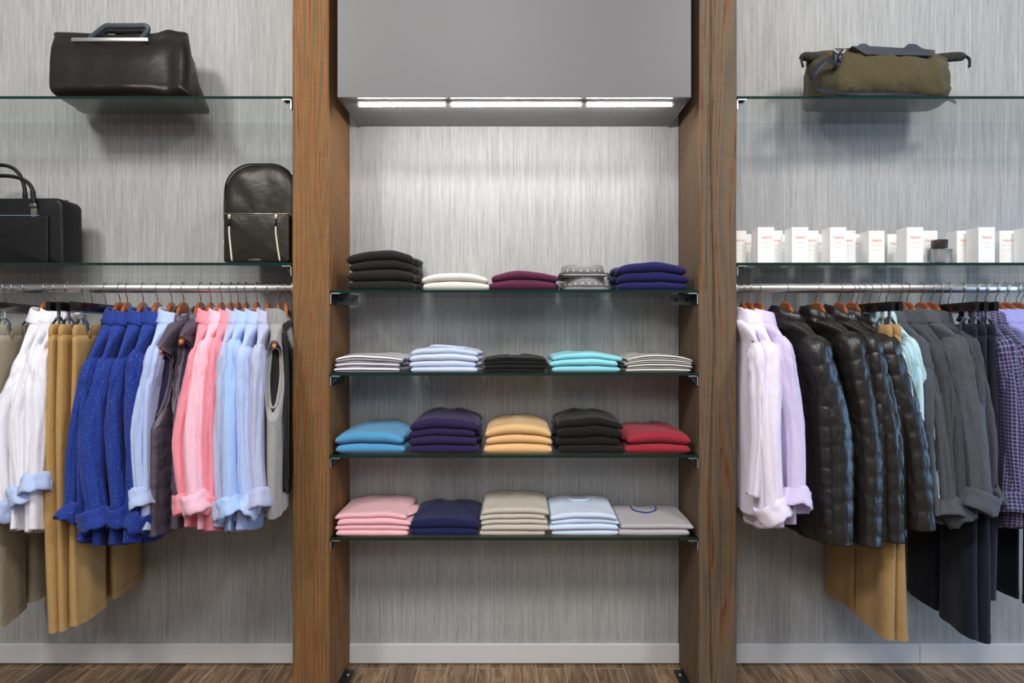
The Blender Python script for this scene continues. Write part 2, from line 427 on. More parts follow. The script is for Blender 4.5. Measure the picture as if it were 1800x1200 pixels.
post(-1, 'orange-brown rough sawn timber post left of the folded clothes shelves')
post(1, 'grey-brown cracked timber post right of the folded clothes shelves')

# ---------------------------------------------------------------- header box and strip lights
hx = .614; hz0 = ZZ(172, .30)
t = thing('header_box', 'plain grey boxed header panel above the center shelves', 'header panel', (0, -.15, hz0))
boxobj('front_panel', -hx, hx, -.305, -.289, hz0, 3.3, M['header'], t, b=.001)
boxobj('underside_panel', -hx+.004, hx-.004, -.2885, -.002, hz0+.004, hz0+.018, M['underside'], t, label='dark underside with painted wall reflection')
boxobj('side_panel', -hx, -hx+.003, -.2885, -.002, hz0, 3.3, M['header'], t)
boxobj('side_panel', hx-.003, hx, -.2885, -.002, hz0, 3.3, M['header'], t)
segs = [(628, 786, 'left'), (790, 1024, 'middle'), (1028, 1184, 'right')]
for a, b, w_ in segs:
    dd = .262; xa, xb = XX(a, dd), XX(b, dd); zc = hz0-.0085
    t = thing('strip_light', f'glowing white tube light under the grey header, {w_} of three', 'strip light', ((xa+xb)/2, -dd, zc-.008), 'tube lights under the header')
    boxobj('housing', xa, xb, -dd-.011, -dd+.011, zc+.004, hz0+.0035, M['chrome'], t, b=.001)
    MB().tube([(xa+.006, -dd, zc-.002), (xb-.006, -dd, zc-.001)], .0055, 12).build('diffuser', M['led'], t)
    for q in (xa, xb-.008): boxobj('end_cap', q, q+.008, -dd-.010, -dd+.010, zc-.008, zc+.0035, M['chrome'], t, b=.001)

# ---------------------------------------------------------------- glass shelves
GT = .0098
def shelf(x0, x1, zt, label, brs, group):
    t = thing('glass_shelf', label, 'shelf', ((x0+x1)/2, -.13, zt-GT), group)
    mb = MB(); y0, y1 = -.262, -.003
    mb.box(x0, x1, y0, y1, zt-GT, zt)
    mb.mi = [0, 0, 1, 1, 0, 1]
    mb.build('pane', None, t, False, mats=[M['glass'], M['glass_edge']])
    for xb, s, kind in brs:
        zb = zt-GT
        br = MB()
        if kind == 'square':
            a, b = sorted((xb, xb+s*.003)); br.box(a, b, -.26, -.05, zb-.040, zb-.0005)
            a, b = sorted((xb+s*.003, xb+s*.045)); br.box(a, b, -.26, -.05, zb-.0035, zb-.0005)
            # solid front face plate; dark squares on it stand in for shaded holes
            q0, q1 = -.200, -.197
            a, b = sorted((xb+s*.003, xb+s*.08)); br.box(a, b, q0, q1, zb-.040, zb-.004)
            bo = br.build('bracket', M['bracket'], t, False, label='dark steel square bracket')
            for k in (.022, .062):
                xh = xb+s*k; MB().box(xh-.0055, xh+.0055, q0-.001, q0-.0002, zb-.028, zb-.017).build('bolt_hole_shade', M['hole_shade'], bo, False)
        else:
            a, b = sorted((xb, xb+s*.003)); br.box(a, b, -.259, -.10, zb-.036, zb-.0005)
            a, b = sorted((xb+s*.003, xb+s*.032)); br.box(a, b, -.259, -.10, zb-.0035, zb-.0005)
            v = []
            for y in (-.250, -.247):
                v += [Vector((xb+s*.003, y, zb-.004)), Vector((xb+s*.030, y, zb-.004)), Vector((xb+s*.003, y, zb-.034))]
            br.add(v, [(0, 1, 2), (3, 5, 4), (0, 3, 4, 1), (1, 4, 5, 2), (2, 5, 3, 0)])
            bo = br.build('bracket', M['bracket'], t, False, label='dark steel triangular bracket')
        ed = MB()
        a, b = sorted((xb, xb+s*.0035)); ed.box(a, b, -.2625, -.2592, zb-(.040 if kind == 'square' else .036), zb-.0005)
        a, b = sorted((xb, xb+s*.034)); ed.box(a, b, -.2625, -.2592, zb-.004, zb-.0005)
        ed.build('bracket_edge', M['chrome'], bo, False, label='bright steel front edge')
    return t
SZ = [ZZ(509.5, .262), ZZ(655, .262), ZZ(799.5, .262), ZZ(944.5, .262)]
ordn = ['top', 'second', 'third', 'bottom']
cont = ['carrying charcoal, cream, burgundy and navy stacks', 'carrying striped, pale blue, black and turquoise stacks', 'carrying blue, purple, tan, black and red stacks', 'carrying pink, navy, beige, pale blue and grey stacks']
for i in range(4):
    shelf(-PW[0]+.002, PW[0]-.003, SZ[i], f'{ordn[i]} glass shelf between the posts {cont[i]}',
          [(-PW[0]+.002, 1, 'square' if i == 0 else 'tri'), (PW[0]-.003, -1, 'square' if i == 0 else 'tri')], 'glass shelves between the timber posts')
ZU, ZL = ZZ(169, .262), ZZ(461.5, .262)
shelf(-2.25, -PW[1]-.004, ZU, 'glass shelf at upper left carrying the black leather duffel', [(-PW[1]-.004, -1, 'tri'), (-2.25, 1, 'tri')], 'glass shelves in the side bays')
shelf(-2.25, -PW[1]-.004, ZL, 'glass shelf above the left rail carrying briefcase and backpack', [(-PW[1]-.004, -1, 'tri'), (-2.25, 1, 'tri')], 'glass shelves in the side bays')
shelf(PW[1]+.004, 2.25, ZU, 'glass shelf at upper right carrying the olive canvas duffel', [(PW[1]+.004, 1, 'tri'), (2.25, -1, 'tri')], 'glass shelves in the side bays')
shelf(PW[1]+.004, 2.25, ZL, 'glass shelf above the right rail carrying white perfume boxes', [(PW[1]+.004, 1, 'tri'), (2.25, -1, 'tri')], 'glass shelves in the side bays')

# ---------------------------------------------------------------- rails
RD, RZ, RR = .23, ZZ(506.5, .23), .0165
for s, w_ in ((-1, 'left'), (1, 'right')):
    a, b = sorted((s*(PW[1]+.003), s*2.28))
    t = thing('clothes_rail', f'round steel clothes rail of the {w_} bay under the lower glass shelf', 'clothes rail', ((a+b)/2, -RD, RZ-RR))
    MB().tube([(a, -RD, RZ), (b, -RD, RZ)], RR, 24).build('tube', M['chrome'], t)
    for q in (a, b-.006): MB().tube([(q, -RD, RZ), (q+.006, -RD, RZ)], RR*1.5, 20).build('flange', M['chrome'], t)

# ---------------------------------------------------------------- garments
class Frame:
    """hanger frame: N neck point, U towards the shoulder nearest the camera, W to the garment front"""
    def __init__(s, nx, tx, L=.20):
        s.X = XX(nx, RD); th = 0; s.L = L
        for _ in range(8):
            d = RD+L*math.cos(th)
            v = (XX(tx, d)-s.X)/L; th = math.asin(max(-.75, min(.75, v)))
        s.th = th
        s.U = Vector((math.sin(th), -math.cos(th), 0)); s.W = Vector((math.cos(th), math.sin(th), 0))
    def p(s, u, w, z): return Vector((s.X, -RD, 0))+s.U*u+s.W*w+Vector((0, 0, z))

HT = 1.422     # top of wooden hanger
def hook(fr, ztop, t, label=None):
    pts = [fr.p(0, 0, ztop-.012), fr.p(0, 0, ztop+.012), fr.p(.004, 0, ztop+.018)]
    r = RR+.0028
    a0 = math.radians(-38)
    for k in range(15):
        a = a0+math.radians(k*16.5)
        pts.append(fr.p(r*math.cos(a), 0, RZ+.0012+r*math.sin(a)))
    pts[2:3] = [fr.p(.003, 0, ztop+.018), fr.p(.013, 0, (ztop+.018+RZ-r*.62)/2+.003)]
    MB().tube(pts, .0017, 7).build('hook', M['hook'], t)
def wood_hanger(fr, label, ztip, L, group=None, tipin=.034):
    t = thing('wooden_hanger', label, 'hanger', (fr.X, -RD, HT-.03), group)
    rings = []; n = 33
    for i in range(n):
        s = -1+2*i/(n-1); u = s*(L-tipin)
        a = abs(s)
        ua = abs(u)
        hump = HT-.042*(ua/.049)**2.4
        line = lerp(1.356, ztip, max(0, (ua-.055)/(L-.055))**1.43)-.020
        top = max(hump, line) if ua > .03 else hump
        hh = lerp(.050, .022, min(1, a*2.4)); ww = lerp(.0065, .0085, a**2)
        sc_ = 1 if a < .985 else .55
        w0 = 0
        ring = []
        for j in range(14):
            an = 2*PI*j/14
            ring.append(fr.p(u, w0+ww*sc_*spw(math.cos(an), .6), top-hh/2+hh/2*sc_*spw(math.sin(an), .7)))
        rings.append(ring)
    MB().loft(rings).build('shoulder_bar', M['rosewood'], t)
    hook(fr, HT, t)
    return t

def body_mesh(fr, zc, zt, zh, hw, L, seed, folds=.010, puff=0, tail=.05, vest=False, seg=48, lower=.02, lining=None, neckr=.046, flare=.0):
    rows = [lerp(zc, zt, k/9) for k in range(10)]
    n2 = (60 if not puff else 130) if not vest else 150
    rows += [lerp(zt, zh, (k+1)/n2) for k in range(n2)]
    rings = []
    for i, z in enumerate(rows):
        if z >= zt:
            q = (zc-z)/(zc-zt); hu = lerp(neckr, L-.004, q**.70); ht = lerp(neckr*.72, hw*.62, sst(0, .8, q)); low = 0
        else:
            q = (zt-z)/(zt-zh); hu = L-.004+.022*sst(0, .25, q)+flare*q; ht = hw*lerp(.62, 1, sst(0, .3, q)); low = q
        ring = []
        for j in range(seg):
            a = 2*PI*j/seg; c, s_ = math.cos(a), math.sin(a)
            u = hu*spw(c, .85); ww = ht*spw(s_, .75)
            am = folds*(.25+.75*sst(0, .6, low))*(1 if z < zt else .35)
            nn = N3(u*16+seed, s_*.8+seed*1.3, z*1.6) + .9*(.3-abs(N3(u*26+seed, s_, z*2.2+seed)))
            ww += am*nn*1.1
            hp = 0
            if puff and z < zt+.02:
                ph = (zt-z)/.066
                bul = abs(math.sin(PI*ph))**.26
                vs = abs(math.sin(u/.085*PI+seed))**.35
                hp = puff*.62*(bul*(.55+.45*vs)-.8) + puff*.25*(1-abs(math.sin(PI*ph)))**2*N3(u*90, z*10, seed) + puff*.5*(.2-min(.4, abs(N3(u*26, z*30, seed+s_))))
                ww += hp*spw(s_, .3)*1.0; u += hp*.5*c
            u += am*.8*N3(z*5+seed, c*.7, seed*2)
            zz = z
            if z < zt:
                zz = z + tail*low**6*(abs(c)**1.5) + .006*N3(u*9, seed, 4)*low
                u += lower*low
            if vest and c > .55 and zt-.26 < z < zt+.004:
                g = sst(0, .04, zt+.004-z)*min(1, max(0, z-(zt-.26))/.16)**.7
                u -= .062*g*sst(.97-.35*g*vest, .985, c)
                ww *= 1+.55*g*sst(.45, .85, c)
            ring.append(fr.p(u, ww, zz))
        rings.append(ring)
    mb = MB().loft(rings)
    if vest and lining is not None:
        mi = []
        nf = (len(rings)-1)*seg
        for k, f in enumerate(mb.f):
            j = k % seg; i = k//seg
            if k < nf:
                a = 2*PI*(j+.5)/seg; z = rows[i]
                mi.append(1 if math.cos(a) > .95+.05*(1-min(1, max(0, z-(zt-.235))/.14)) and zt-.235 < z < zt-.012 else 0)
            else: mi.append(0)
        mb.mi = mi
        sides = [[], []]
        for i in range(len(rings)-1):
            js = [j for j in range(seg//4) if mi[i*seg+j]]; ks = [j for j in range(seg//4) if mi[i*seg+seg-1-j]]
            if js and ks:
                sides[0].append(rings[i][max(js)+1]); sides[1].append(rings[i][(seg-1-max(ks)) % seg])
        path = sides[0]+sides[1][::-1]; npth = len(path)
        sm_ = [sum((path[(i+q) % npth] for q in range(-5, 6)), Vector())/11 for i in range(npth)]
        mb.rim = sm_+[sm_[0]]
    return mb
def sleeve_path(fr, zt, L, end, mids, swing):
    dt = RD+L*math.cos(fr.th)
    pts = [fr.p(L-.074, 0, zt-.036), fr.p(L-.054, 0, zt-.026), fr.p(L-.036, 0, zt-.052)]
    for (mx, my, dd) in mids: pts.append(P(mx, my, dt-.012+dd))
    e = P(end[0], end[1], dt-.012+swing); pts.append(e)
    return pts
def sleeve_mesh(fr, zt, L, pts, aw, au, seed, puff=0, far=False, n=60, seg=40):
    if puff and n > 50: n = 150
    cl = catmull(pts, n); rings = []
    tot = 0
    for i, c in enumerate(cl):
        if i: tot += (cl[i]-cl[i-1]).length
        T = (cl[min(i+1, n-1)]-cl[max(i-1, 0)]).normalized()
        W_ = (fr.W-T*T.dot(fr.W)).normalized(); B = W_.cross(T)
        q = i/(n-1)
        wa = sst(-.02, .045, q)*aw*lerp(.62, 1, sst(0, .22, q))*lerp(1, .86, sst(.6, 1, q)); ua = sst(-.02, .045, q)*au*lerp(.72, 1, sst(0, .12, q))*lerp(1, .62, sst(.15, 1, q))
        elbow = math.exp(-((q-.52)/.16)**2)
        ring = []
        for j in range(seg):
            a = 2*PI*j/seg; ca, sa = math.cos(a), math.sin(a)
            if puff:
                bul = abs(math.sin(PI*tot/.064+.35*math.sin(a+seed)+1.2*N3(ca*.6, sa*.6, tot*1.5+seed)))**.20
                vs = 1
                for so in (1.5*PI+.35*math.sin(seed*9), 1.5*PI-1.25, 1.5*PI+1.5):
                    da = abs((a-so+PI) % (2*PI)-PI); vs = min(vs, min(1, da/.3)**.4)
                sd_ = 1-abs(math.sin(PI*tot/.064)); k = 1+puff/aw*(bul*(.55+.45*vs)-.8)*.62+.10*(.22-min(.4, abs(N3(ca*2.6, sa*2.6+seed, tot*24))))+.075*sd_**2*N3(ca*7, sa*7, tot*12+seed)+.06*N3(ca+seed, sa, tot*6)
                e_ = .85
            else:
                f1 = N3(ca*1.5+seed, sa*1.5, tot*2.2+seed); f2 = N3(ca*2.6+seed*3, sa*2.6+seed, tot*2.0)
                k = 1+.14*f1+.42*(.22-min(.4, abs(f2)))*sst(.05, .25, q)
                k += .30*elbow*(.3-abs(N3(ca*1.2+tot*14, sa*1.2+seed, tot*16-ca*2)))+.05*N3(ca*5+seed, sa*5, tot*15)
                e_ = 1.12
            ring.append(c+W_*(wa*k*spw(ca, e_))+B*(ua*k*spw(sa, e_)))
        rings.append(ring)
    return MB().loft(rings), cl[-1]
def cuff_mesh(fr, c, aw, au, seed, h=.058):
    prof = [(.90, .0), (1.0, .026), (1.07, .033), (1.12, .028), (1.15, .014), (1.11, .006), (1.17, -.004), (1.20, -.022), (1.18, -.030), (1.09, -.032), (.98, -.012), (.90, .01)]
    tilt = Matrix.Rotation(.50*math.sin(seed*3.1), 3, fr.U) @ Matrix.Rotation(-.25+.25*math.cos(seed*5.3), 3, fr.W)
    rings = []
    for (r, dz) in prof:
        ring = []
        for j in range(40):
            a = 2*PI*j/40
            k = r*(1+.10*N3(math.cos(a)*1.4+seed, math.sin(a)*1.4, dz*14)+.22*(.2-min(.4, abs(N3(math.cos(a)*2.2+seed+dz*16, math.sin(a)*2.2, dz*10)))))
            v = fr.W*(aw*1.12*k*spw(math.cos(a), 1.1))+fr.U*(au*k*spw(math.sin(a), 1.25))+Vector((0, 0, dz*h/.06+.013*N3(math.cos(a)*1.5, math.sin(a)*1.5+seed, r)))
            ring.append(c+tilt @ v)
        rings.append(ring)
    return MB().loft(rings, cap=False)
def shirt_collar(fr, zc, r=.060, hw=.040, seed=0, h=.038):
    rings = []
    n = 40
    prof = [(.90, -.012, 0), (.92, .010, 0), (.93, .026, 0), (.99, h*.98, .05), (1.08, h, .1), (1.16, h*.8, .3), (1.30, .006, .8), (1.42, -.006, 1), (1.36, -.009, 1), (1.22, .006, .7), (1.06, .016, .2)]
    for (k, dz, fk) in prof:
        ring = []
        for j in range(n):
            a = 2*PI*j/n; c, s_ = math.cos(a), math.sin(a)
            front = max(0, s_)**3        # towards W
            z = zc+dz-.010*s_*1.0-fk*front*.030*(1+.6*abs(math.sin(2*a)))
            kk = k*(1+.04*N3(c*2+seed, s_*2, seed))
            ring.append(fr.p(r*kk*c, hw*kk*s_+.006, z-.009*max(0, c)))
        rings.append(ring)
    return MB().loft(rings, cap=False)
def puff_collar(fr, zc, r=.066, hw=.046, seed=0, h=.050):
    rings = []; n = 40
    prof = [(1.0, -.025), (1.10, -.008), (1.14, .004), (1.05, .010), (1.12, .018), (1.14, .028), (1.06, .040), (1.0, h*.95), (.9, h), (.82, h*.9), (.80, .02), (.8, -.01)]
    for (k, dz) in prof:
        ring = []
        for j in range(n):
            a = 2*PI*j/n; c, s_ = math.cos(a), math.sin(a)
            kk = k*(1+.10*N3(c*3+seed, s_*3, dz*40)+.03*math.sin(9*a))
            open_ = .25*max(0, s_)**4*sst(.01, h, dz)
            ring.append(fr.p(r*kk*c, hw*(kk-open_)*s_+.004, zc+dz-.014*s_-.020*max(0, c)+.010*N3(c*2, s_*2+seed, 5)*sst(0, .05, dz)))
        rings.append(ring)
    return MB().loft(rings, cap=False)
def shawl_collar(fr, zc, seed):
    rings = []; n = 44
    prof = [(.95, -.03), (1.02, .0), (1.12, .024), (1.28, .032), (1.45, .020), (1.62, -.012), (1.7, -.04), (1.6, -.045), (1.42, -.01), (1.2, .008)]
    for (k, dz) in prof:
        ring = []
        for j in range(n):
            a = 2*PI*j/n; c, s_ = math.cos(a), math.sin(a)
            ring.append(fr.p(.052*k*c, .034*k*s_+.012*max(0, s_), zc+dz-.07*max(0, s_)**2*(k-.9)*2.2))
        rings.append(ring)
    return MB().loft(rings, cap=False)

count = [0]
def garment(kind, nx, tip, mat, name, label, cat, group, hlabel, end=None, mids=(), swing=.02, aw=.027, au=.052, cuff=True, hem=945,
            hw=.024, L=.20, folds=.014, cuffmat=None, puff=0, collar_r=(.060, .040), groove=1, lining=None, cap_d=.30, seed=None, collarmat=None, hang=True, flare=.0, farsleeve=True, trim=None):
    count[0] += 1
    seed = seed if seed is not None else count[0]*1.37
    fr = Frame(nx, tip[0], L)
    dt = RD+L*math.cos(fr.th)
    zt = ZZ(tip[1], dt)
    zc = 1.356
    zh = ZZ(hem, cap_d)
    t = thing(name, label, cat, (fr.X, -RD, zh), group)
    if kind == 'shirt':
        body_mesh(fr, zc, zt, zh, hw, L, seed, folds, flare=flare).build('torso', mat, t)
        shirt_collar(fr, zc, r=collar_r[0], hw=collar_r[1], seed=seed).build('collar', collarmat or mat, t)
    elif kind == 'puffer':
        body_mesh(fr, zc, zt, zh, hw, L, seed, .007, puff=puff, tail=.005, neckr=.062, flare=flare).build('quilted_torso', mat, t)
        puff_collar(fr, zc-.008, seed=seed).build('stand_collar', mat, t)
    elif kind == 'vest':
        tb = body_mesh(fr, zc, zt, zh, hw, L, seed, .007, puff=puff, tail=.008, vest=groove, seg=128, lining=lining, flare=flare)
        tb.build('torso', None, t, mats=[mat, lining])
        MB().tube(tb.rim, .0048 if puff else .0042, 8).build('armhole_trim', mat, t)
        if puff: puff_collar(fr, zc-.012, r=.056, hw=.036, seed=seed, h=.05).build('stand_collar', mat, t)
        else:
            shawl_collar(fr, zc+.008, seed).build('shawl_collar', collarmat or mat, t, label='ribbed grey shawl collar')
    if end:
        pts = sleeve_path(fr, zt, L, end, mids, swing)
        mb, e = sleeve_mesh(fr, zt, L, pts, aw, au, seed, puff)
        s1 = mb.build('sleeve', mat, t)
        if cuff: cuff_mesh(fr, e-Vector((0, 0, .012)), aw*1.18, au*.86, seed).build('rolled_cuff', cuffmat or mat, s1)
        # far sleeve, hanging on the wall side
        if farsleeve:
            fz = pts[-1].z
            fp = [fr.p(-(L-.074), 0, zt-.036), fr.p(-(L-.058), 0, zt-.014), fr.p(-(L-.036), 0, zt-.052), fr.p(-(L-.02), 0, (zt+fz)/2), fr.p(-(L-.008), 0, fz+.02)]
            fp = [Vector((q.x, min(q.y, -.035), q.z)) for q in fp]
            mb, e2 = sleeve_mesh(fr, zt, L, fp, aw*.8, min(au, .045)*.8, seed+5, puff, n=26, seg=20)
            s2 = mb.build('sleeve', mat, t)
            if cuff: cuff_mesh(fr, e2, aw*.85, au*.5, seed+3).build('rolled_cuff', cuffmat or mat, s2)
    if hang: wood_hanger(fr, hlabel, zt, L, 'wooden hangers on the rails', tipin=.008 if kind == 'vest' else (.06 if L < .18 else .034))
    return t

# fabrics
G = {}
G['white'] = fabric('white_lilac_oxford', (.90, .89, .95), (.83, .82, .91))
G['whitecuff'] = fabric('sky_chambray_lining', (.52, .62, .88), (.44, .55, .85))
G['blue'] = dotted('cobalt_dotted_chambray', (.022, .06, .36), (.008, .022, .17), (.38, .45, .72), 140, .11)
G['ltblue'] = fabric('light_blue_oxford', (.50, .60, .86), (.42, .53, .82))
G['ltblue2'] = fabric('sky_blue_poplin', (.44, .60, .92), (.38, .54, .88))
G['greyblue'] = fabric('lilac_grey_poplin', (.52, .54, .72), (.44, .46, .65))
G['pink'] = fabric('coral_pink_poplin', (.92, .33, .40), (.86, .27, .34))
G['pinklt'] = fabric('pale_pink_oxford', (.95, .58, .68), (.90, .5, .62))
G['lav'] = fabric('lavender_poplin', (.70, .62, .85), (.64, .56, .82))
G['lavw'] = fabric('pale_lilac_oxford', (.87, .81, .93), (.80, .73, .89))
G['puff'] = fabric('black_brown_nylon', (.018, .016, .014), (.012, .010, .009), rough=.34, sheen=0, contrast=.3, wrinkle=.9, spec=.55)
G['vest'] = fabric('plum_grey_nylon', (.105, .085, .115), (.08, .062, .09), rough=.45, sheen=0, contrast=.3, wrinkle=.5, spec=.5)
G['lining'] = fabric('dark_violet_lining', (.035, .02, .07), (.02, .012, .045))
G['knit'] = fabric('heather_grey_knit', (.42, .40, .38), (.25, .24, .23), scale=420.0, contrast=.5, rough=.95, sheen=.4)
G['rib'] = striped('ribbed_grey_knit', (.42, .41, .40), (.13, .13, .13), 170, .42)
G['blackk'] = fabric('black_wool', (.016, .016, .018), (.008, .008, .009), rough=.9)
G['khaki'] = fabric('stone_khaki_twill', (.46, .41, .30), (.39, .345, .245), wrinkle=.5)
G['tan'] = fabric('golden_tan_twill', (.50, .31, .12), (.42, .25, .085), wrinkle=.5)
G['camel'] = fabric('camel_twill', (.44, .28, .12), (.37, .23, .09), wrinkle=.5)
G['cyan'] = fabric('pale_aqua_poplin', (.55, .78, .85), (.48, .72, .82))
G['denim'] = fabric('charcoal_chambray', (.095, .10, .118), (.025, .028, .036), scale=380.0, contrast=.9, wrinkle=1.0)
G['denim2'] = fabric('slate_chambray', (.12, .13, .155), (.04, .045, .058), scale=380.0, contrast=.9, wrinkle=1.0)
G['navyjean'] = fabric('midnight_denim', (.010, .016, .032), (.005, .008, .016), scale=500.0)
G['plaid'] = plaid('navy_lilac_gingham', (.03, .027, .095), (.27, .25, .42), 84)
G['peri'] = fabric('periwinkle_oxford', (.36, .38, .78), (.30, .32, .70))

SH = dict(name='dress_shirt', cat='shirt')
def shirt(nx, tip, mat, label, hl, group, end, **kw):
    return garment('shirt', nx, tip, G[mat], 'dress_shirt', label, 'shirt', group, 'brown wooden hanger carrying the '+hl, end=end, **kw)
WG, BG, PG, LG = 'white shirts on the left rail', 'dotted cobalt shirts on the left rail', 'pink shirts on the left rail', 'light blue shirts beside the pink ones'
shirt(80, (30, 632), 'white', 'white shirt with sky blue cuff at far left, outermost of three', 'leftmost white shirt', WG, (10, 888), mids=[(8, 740, .01)], cuffmat=G['whitecuff'], hem=930, aw=.026)
shirt(97, (52, 615), 'white', 'white shirt with rolled cuff, middle of three at far left', 'middle white shirt', WG, (42, 866), mids=[(34, 740, .01)], cuffmat=G['whitecuff'], hem=935)
shirt(118, (66, 622), 'white', 'white-blue shirt beside the tan trousers, right of the white three', 'white shirt beside the tan trousers', WG, (63, 846), mids=[(70, 740, .0)], cuffmat=G['whitecuff'], hem=930, aw=.030)
shirt(211, (150, 640), 'blue', 'dotted cobalt blue shirt beside tan trousers, leftmost of four', 'leftmost cobalt blue shirt', BG, (128, 895), mids=[(136, 770, .0)], hem=950, aw=.026)
shirt(224, (176, 640), 'blue', 'dotted cobalt blue shirt with broad bright sleeve, second of four', 'second cobalt blue shirt', BG, (172, 905), mids=[(160, 780, .02)], hem=955, aw=.036, swing=.04)
shirt(252, (203, 638), 'blue', 'dotted cobalt blue shirt, third of four from the left', 'third cobalt blue shirt', BG, (212, 898), mids=[(203, 770, .0)], hem=955, aw=.026)
shirt(277, (232, 628), 'blue', 'dotted cobalt blue shirt next to the light blue one, rightmost of four', 'rightmost cobalt blue shirt', BG, (246, 905), mids=[(236, 770, .0)], hem=950, aw=.026)
shirt(302, (262, 617), 'ltblue', 'single light blue shirt between cobalt shirts and the quilted vests', 'light blue shirt beside the vests', None, (250, 868), mids=[(246, 760, .01)], hem=930, aw=.025)
garment('vest', 323, (276, 612), G['vest'], 'quilted_vest', 'plum-grey quilted vest beside the light blue shirt, left of two', 'vest', 'quilted vests on the left rail', 'brown wooden hanger carrying the left quilted vest', hem=925, hw=.030, puff=.010, lining=G['lining'], L=.175)
garment('vest', 353, (314, 590), G['vest'], 'quilted_vest', 'plum-grey quilted vest beside the pink shirts, right of two', 'vest', 'quilted vests on the left rail', 'brown wooden hanger carrying the right quilted vest', hem=915, hw=.030, puff=.010, lining=G['lining'], L=.165)
shirt(371, (337, 624), 'pink', 'coral pink shirt hanging beside the quilted vest, leftmost of three', 'leftmost pink shirt', PG, (328, 878), mids=[(318, 770, .01)], hem=925, aw=.026)
shirt(390, (355, 607), 'pinklt', 'pale pink shirt with large open cuff, middle of three', 'middle pink shirt', PG, (346, 876), mids=[(342, 760, .02)], hem=930, aw=.031, swing=.05)
shirt(406, (374, 607), 'pink', 'coral pink shirt touching the light blue shirts, rightmost of three', 'rightmost pink shirt', PG, (368, 874), mids=[(368, 760, .01)], hem=930, aw=.027)
shirt(419, (388, 617), 'greyblue', 'lilac-grey shirt next to the coral pink shirt', 'lilac-grey shirt next to the pink ones', LG, (392, 882), mids=[(384, 770, .0)], hem=925, aw=.024)
shirt(433, (404, 608), 'ltblue2', 'bright sky blue shirt with open rolled cuff', 'bright sky blue shirt', LG, (406, 886), mids=[(404, 760, .02)], hem=930, aw=.027, swing=.05)
shirt(452, (424, 618), 'ltblue', 'pale blue shirt with wide collar right of the sky blue one', 'pale blue wide-collared shirt', LG, (436, 884), mids=[(430, 770, .0)], hem=930, aw=.029)
shirt(472, (450, 618), 'greyblue', 'lilac-grey shirt hanging beside the grey knitted vest', 'lilac-grey shirt beside the knitted vest', LG, (456, 872), mids=[(450, 770, .0)], hem=905, aw=.026)
garment('vest', 490, (481, 598), G['knit'], 'knitted_vest', 'heather grey knitted vest with ribbed shawl collar beside the left post', 'vest', None, 'brown wooden hanger carrying the grey knitted vest', hem=895, hw=.034, lining=G['blackk'], L=.175, collarmat=G['rib'], groove=.6)
garment('shirt', 503, (501, 592), G['blackk'], 'sweater', 'black sweater squeezed between the grey vest and the left post', 'sweater', None, 'brown wooden hanger carrying the black sweater', end=(503, 840), cuff=False, hem=860, hw=.009, aw=.009, au=.035, L=.12, swing=-.01, collar_r=(.03, .011), cap_d=.2)

# right rail
LV, JK, DK = 'lavender shirts on the right rail', 'black quilted jackets on the right rail', 'charcoal shirts on the right rail'
shirt(1305, (1337, 615), 'lavw', 'pale lilac shirt against the right post, leftmost of three', 'lilac shirt against the post', LV, (1325, 870), mids=[(1334, 760, 0)], hem=905, aw=.026, cuff=False, swing=0, collar_r=(.06, .018), hw=.014)
shirt(1316, (1362, 612), 'lavw', 'pale lilac shirt with long rolled cuff, middle of three', 'middle lilac shirt', LV, (1360, 893), mids=[(1352, 760, .02)], hem=925, aw=.036, swing=.05, folds=.014)
shirt(1332, (1388, 606), 'lav', 'lavender shirt with cuff hanging beside the first black jacket', 'lavender shirt beside the black jacket', LV, (1400, 872), mids=[(1395, 750, .01)], hem=920, aw=.030, swing=.05, folds=.014)
J = dict(cuff=False, puff=.011, hw=.034, au=.060)
def jacket(nx, tip, label, hl, end, **kw):
    return garment('puffer', nx, tip, G['puff'], 'quilted_jacket', label, 'jacket', JK, 'brown wooden hanger carrying the '+hl, end=end, **J, **kw)
jacket(1380, (1448, 606), 'black quilted down jacket beside the lavender shirts, leftmost of four', 'leftmost black jacket', (1474, 955), mids=[(1470, 770, .01)], hem=930, swing=.04, flare=.01, aw=.047)
jacket(1434, (1512, 600), 'black quilted down jacket, second from the lavender shirts', 'second black jacket', (1527, 958), mids=[(1524, 770, .01)], hem=935, swing=.04, aw=.043)
jacket(1475, (1543, 600), 'black quilted down jacket with brown sheen, third from the lavender shirts', 'third black jacket', (1568, 950), mids=[(1561, 770, .01)], hem=925, swing=.03, aw=.036)
jacket(1497, (1574, 604), 'black quilted down jacket catching blue light, rightmost of four', 'rightmost black jacket', (1620, 930), mids=[(1603, 770, .01)], hem=920, swing=.04, aw=.042)
shirt(1529, (1596, 620), 'cyan', 'pale aqua shirt right behind the black jackets', 'aqua shirt behind the jackets', 'aqua shirts on the right rail', (1622, 868), mids=[(1608, 760, -.06)], hem=900, aw=.012, hw=.008, swing=-.08, folds=.004)
shirt(1545, (1614, 606), 'cyan', 'pale aqua shirt with bright cuff touching the charcoal shirts', 'aqua shirt touching the charcoal shirts', 'aqua shirts on the right rail', (1643, 876), mids=[(1634, 760, -.02)], hem=905, aw=.019, hw=.013, swing=-.01)
shirt(1558, (1629, 602), 'denim2', 'slate chambray shirt beside the aqua shirts, first of five dark ones', 'first slate shirt', DK, (1664, 888), mids=[(1650, 760, 0)], hem=905, aw=.027)
shirt(1581, (1657, 616), 'denim', 'charcoal chambray shirt, second of five dark ones from the aqua shirts', 'second charcoal shirt', DK, (1682, 896), mids=[(1673, 760, 0)], hem=910, aw=.029)
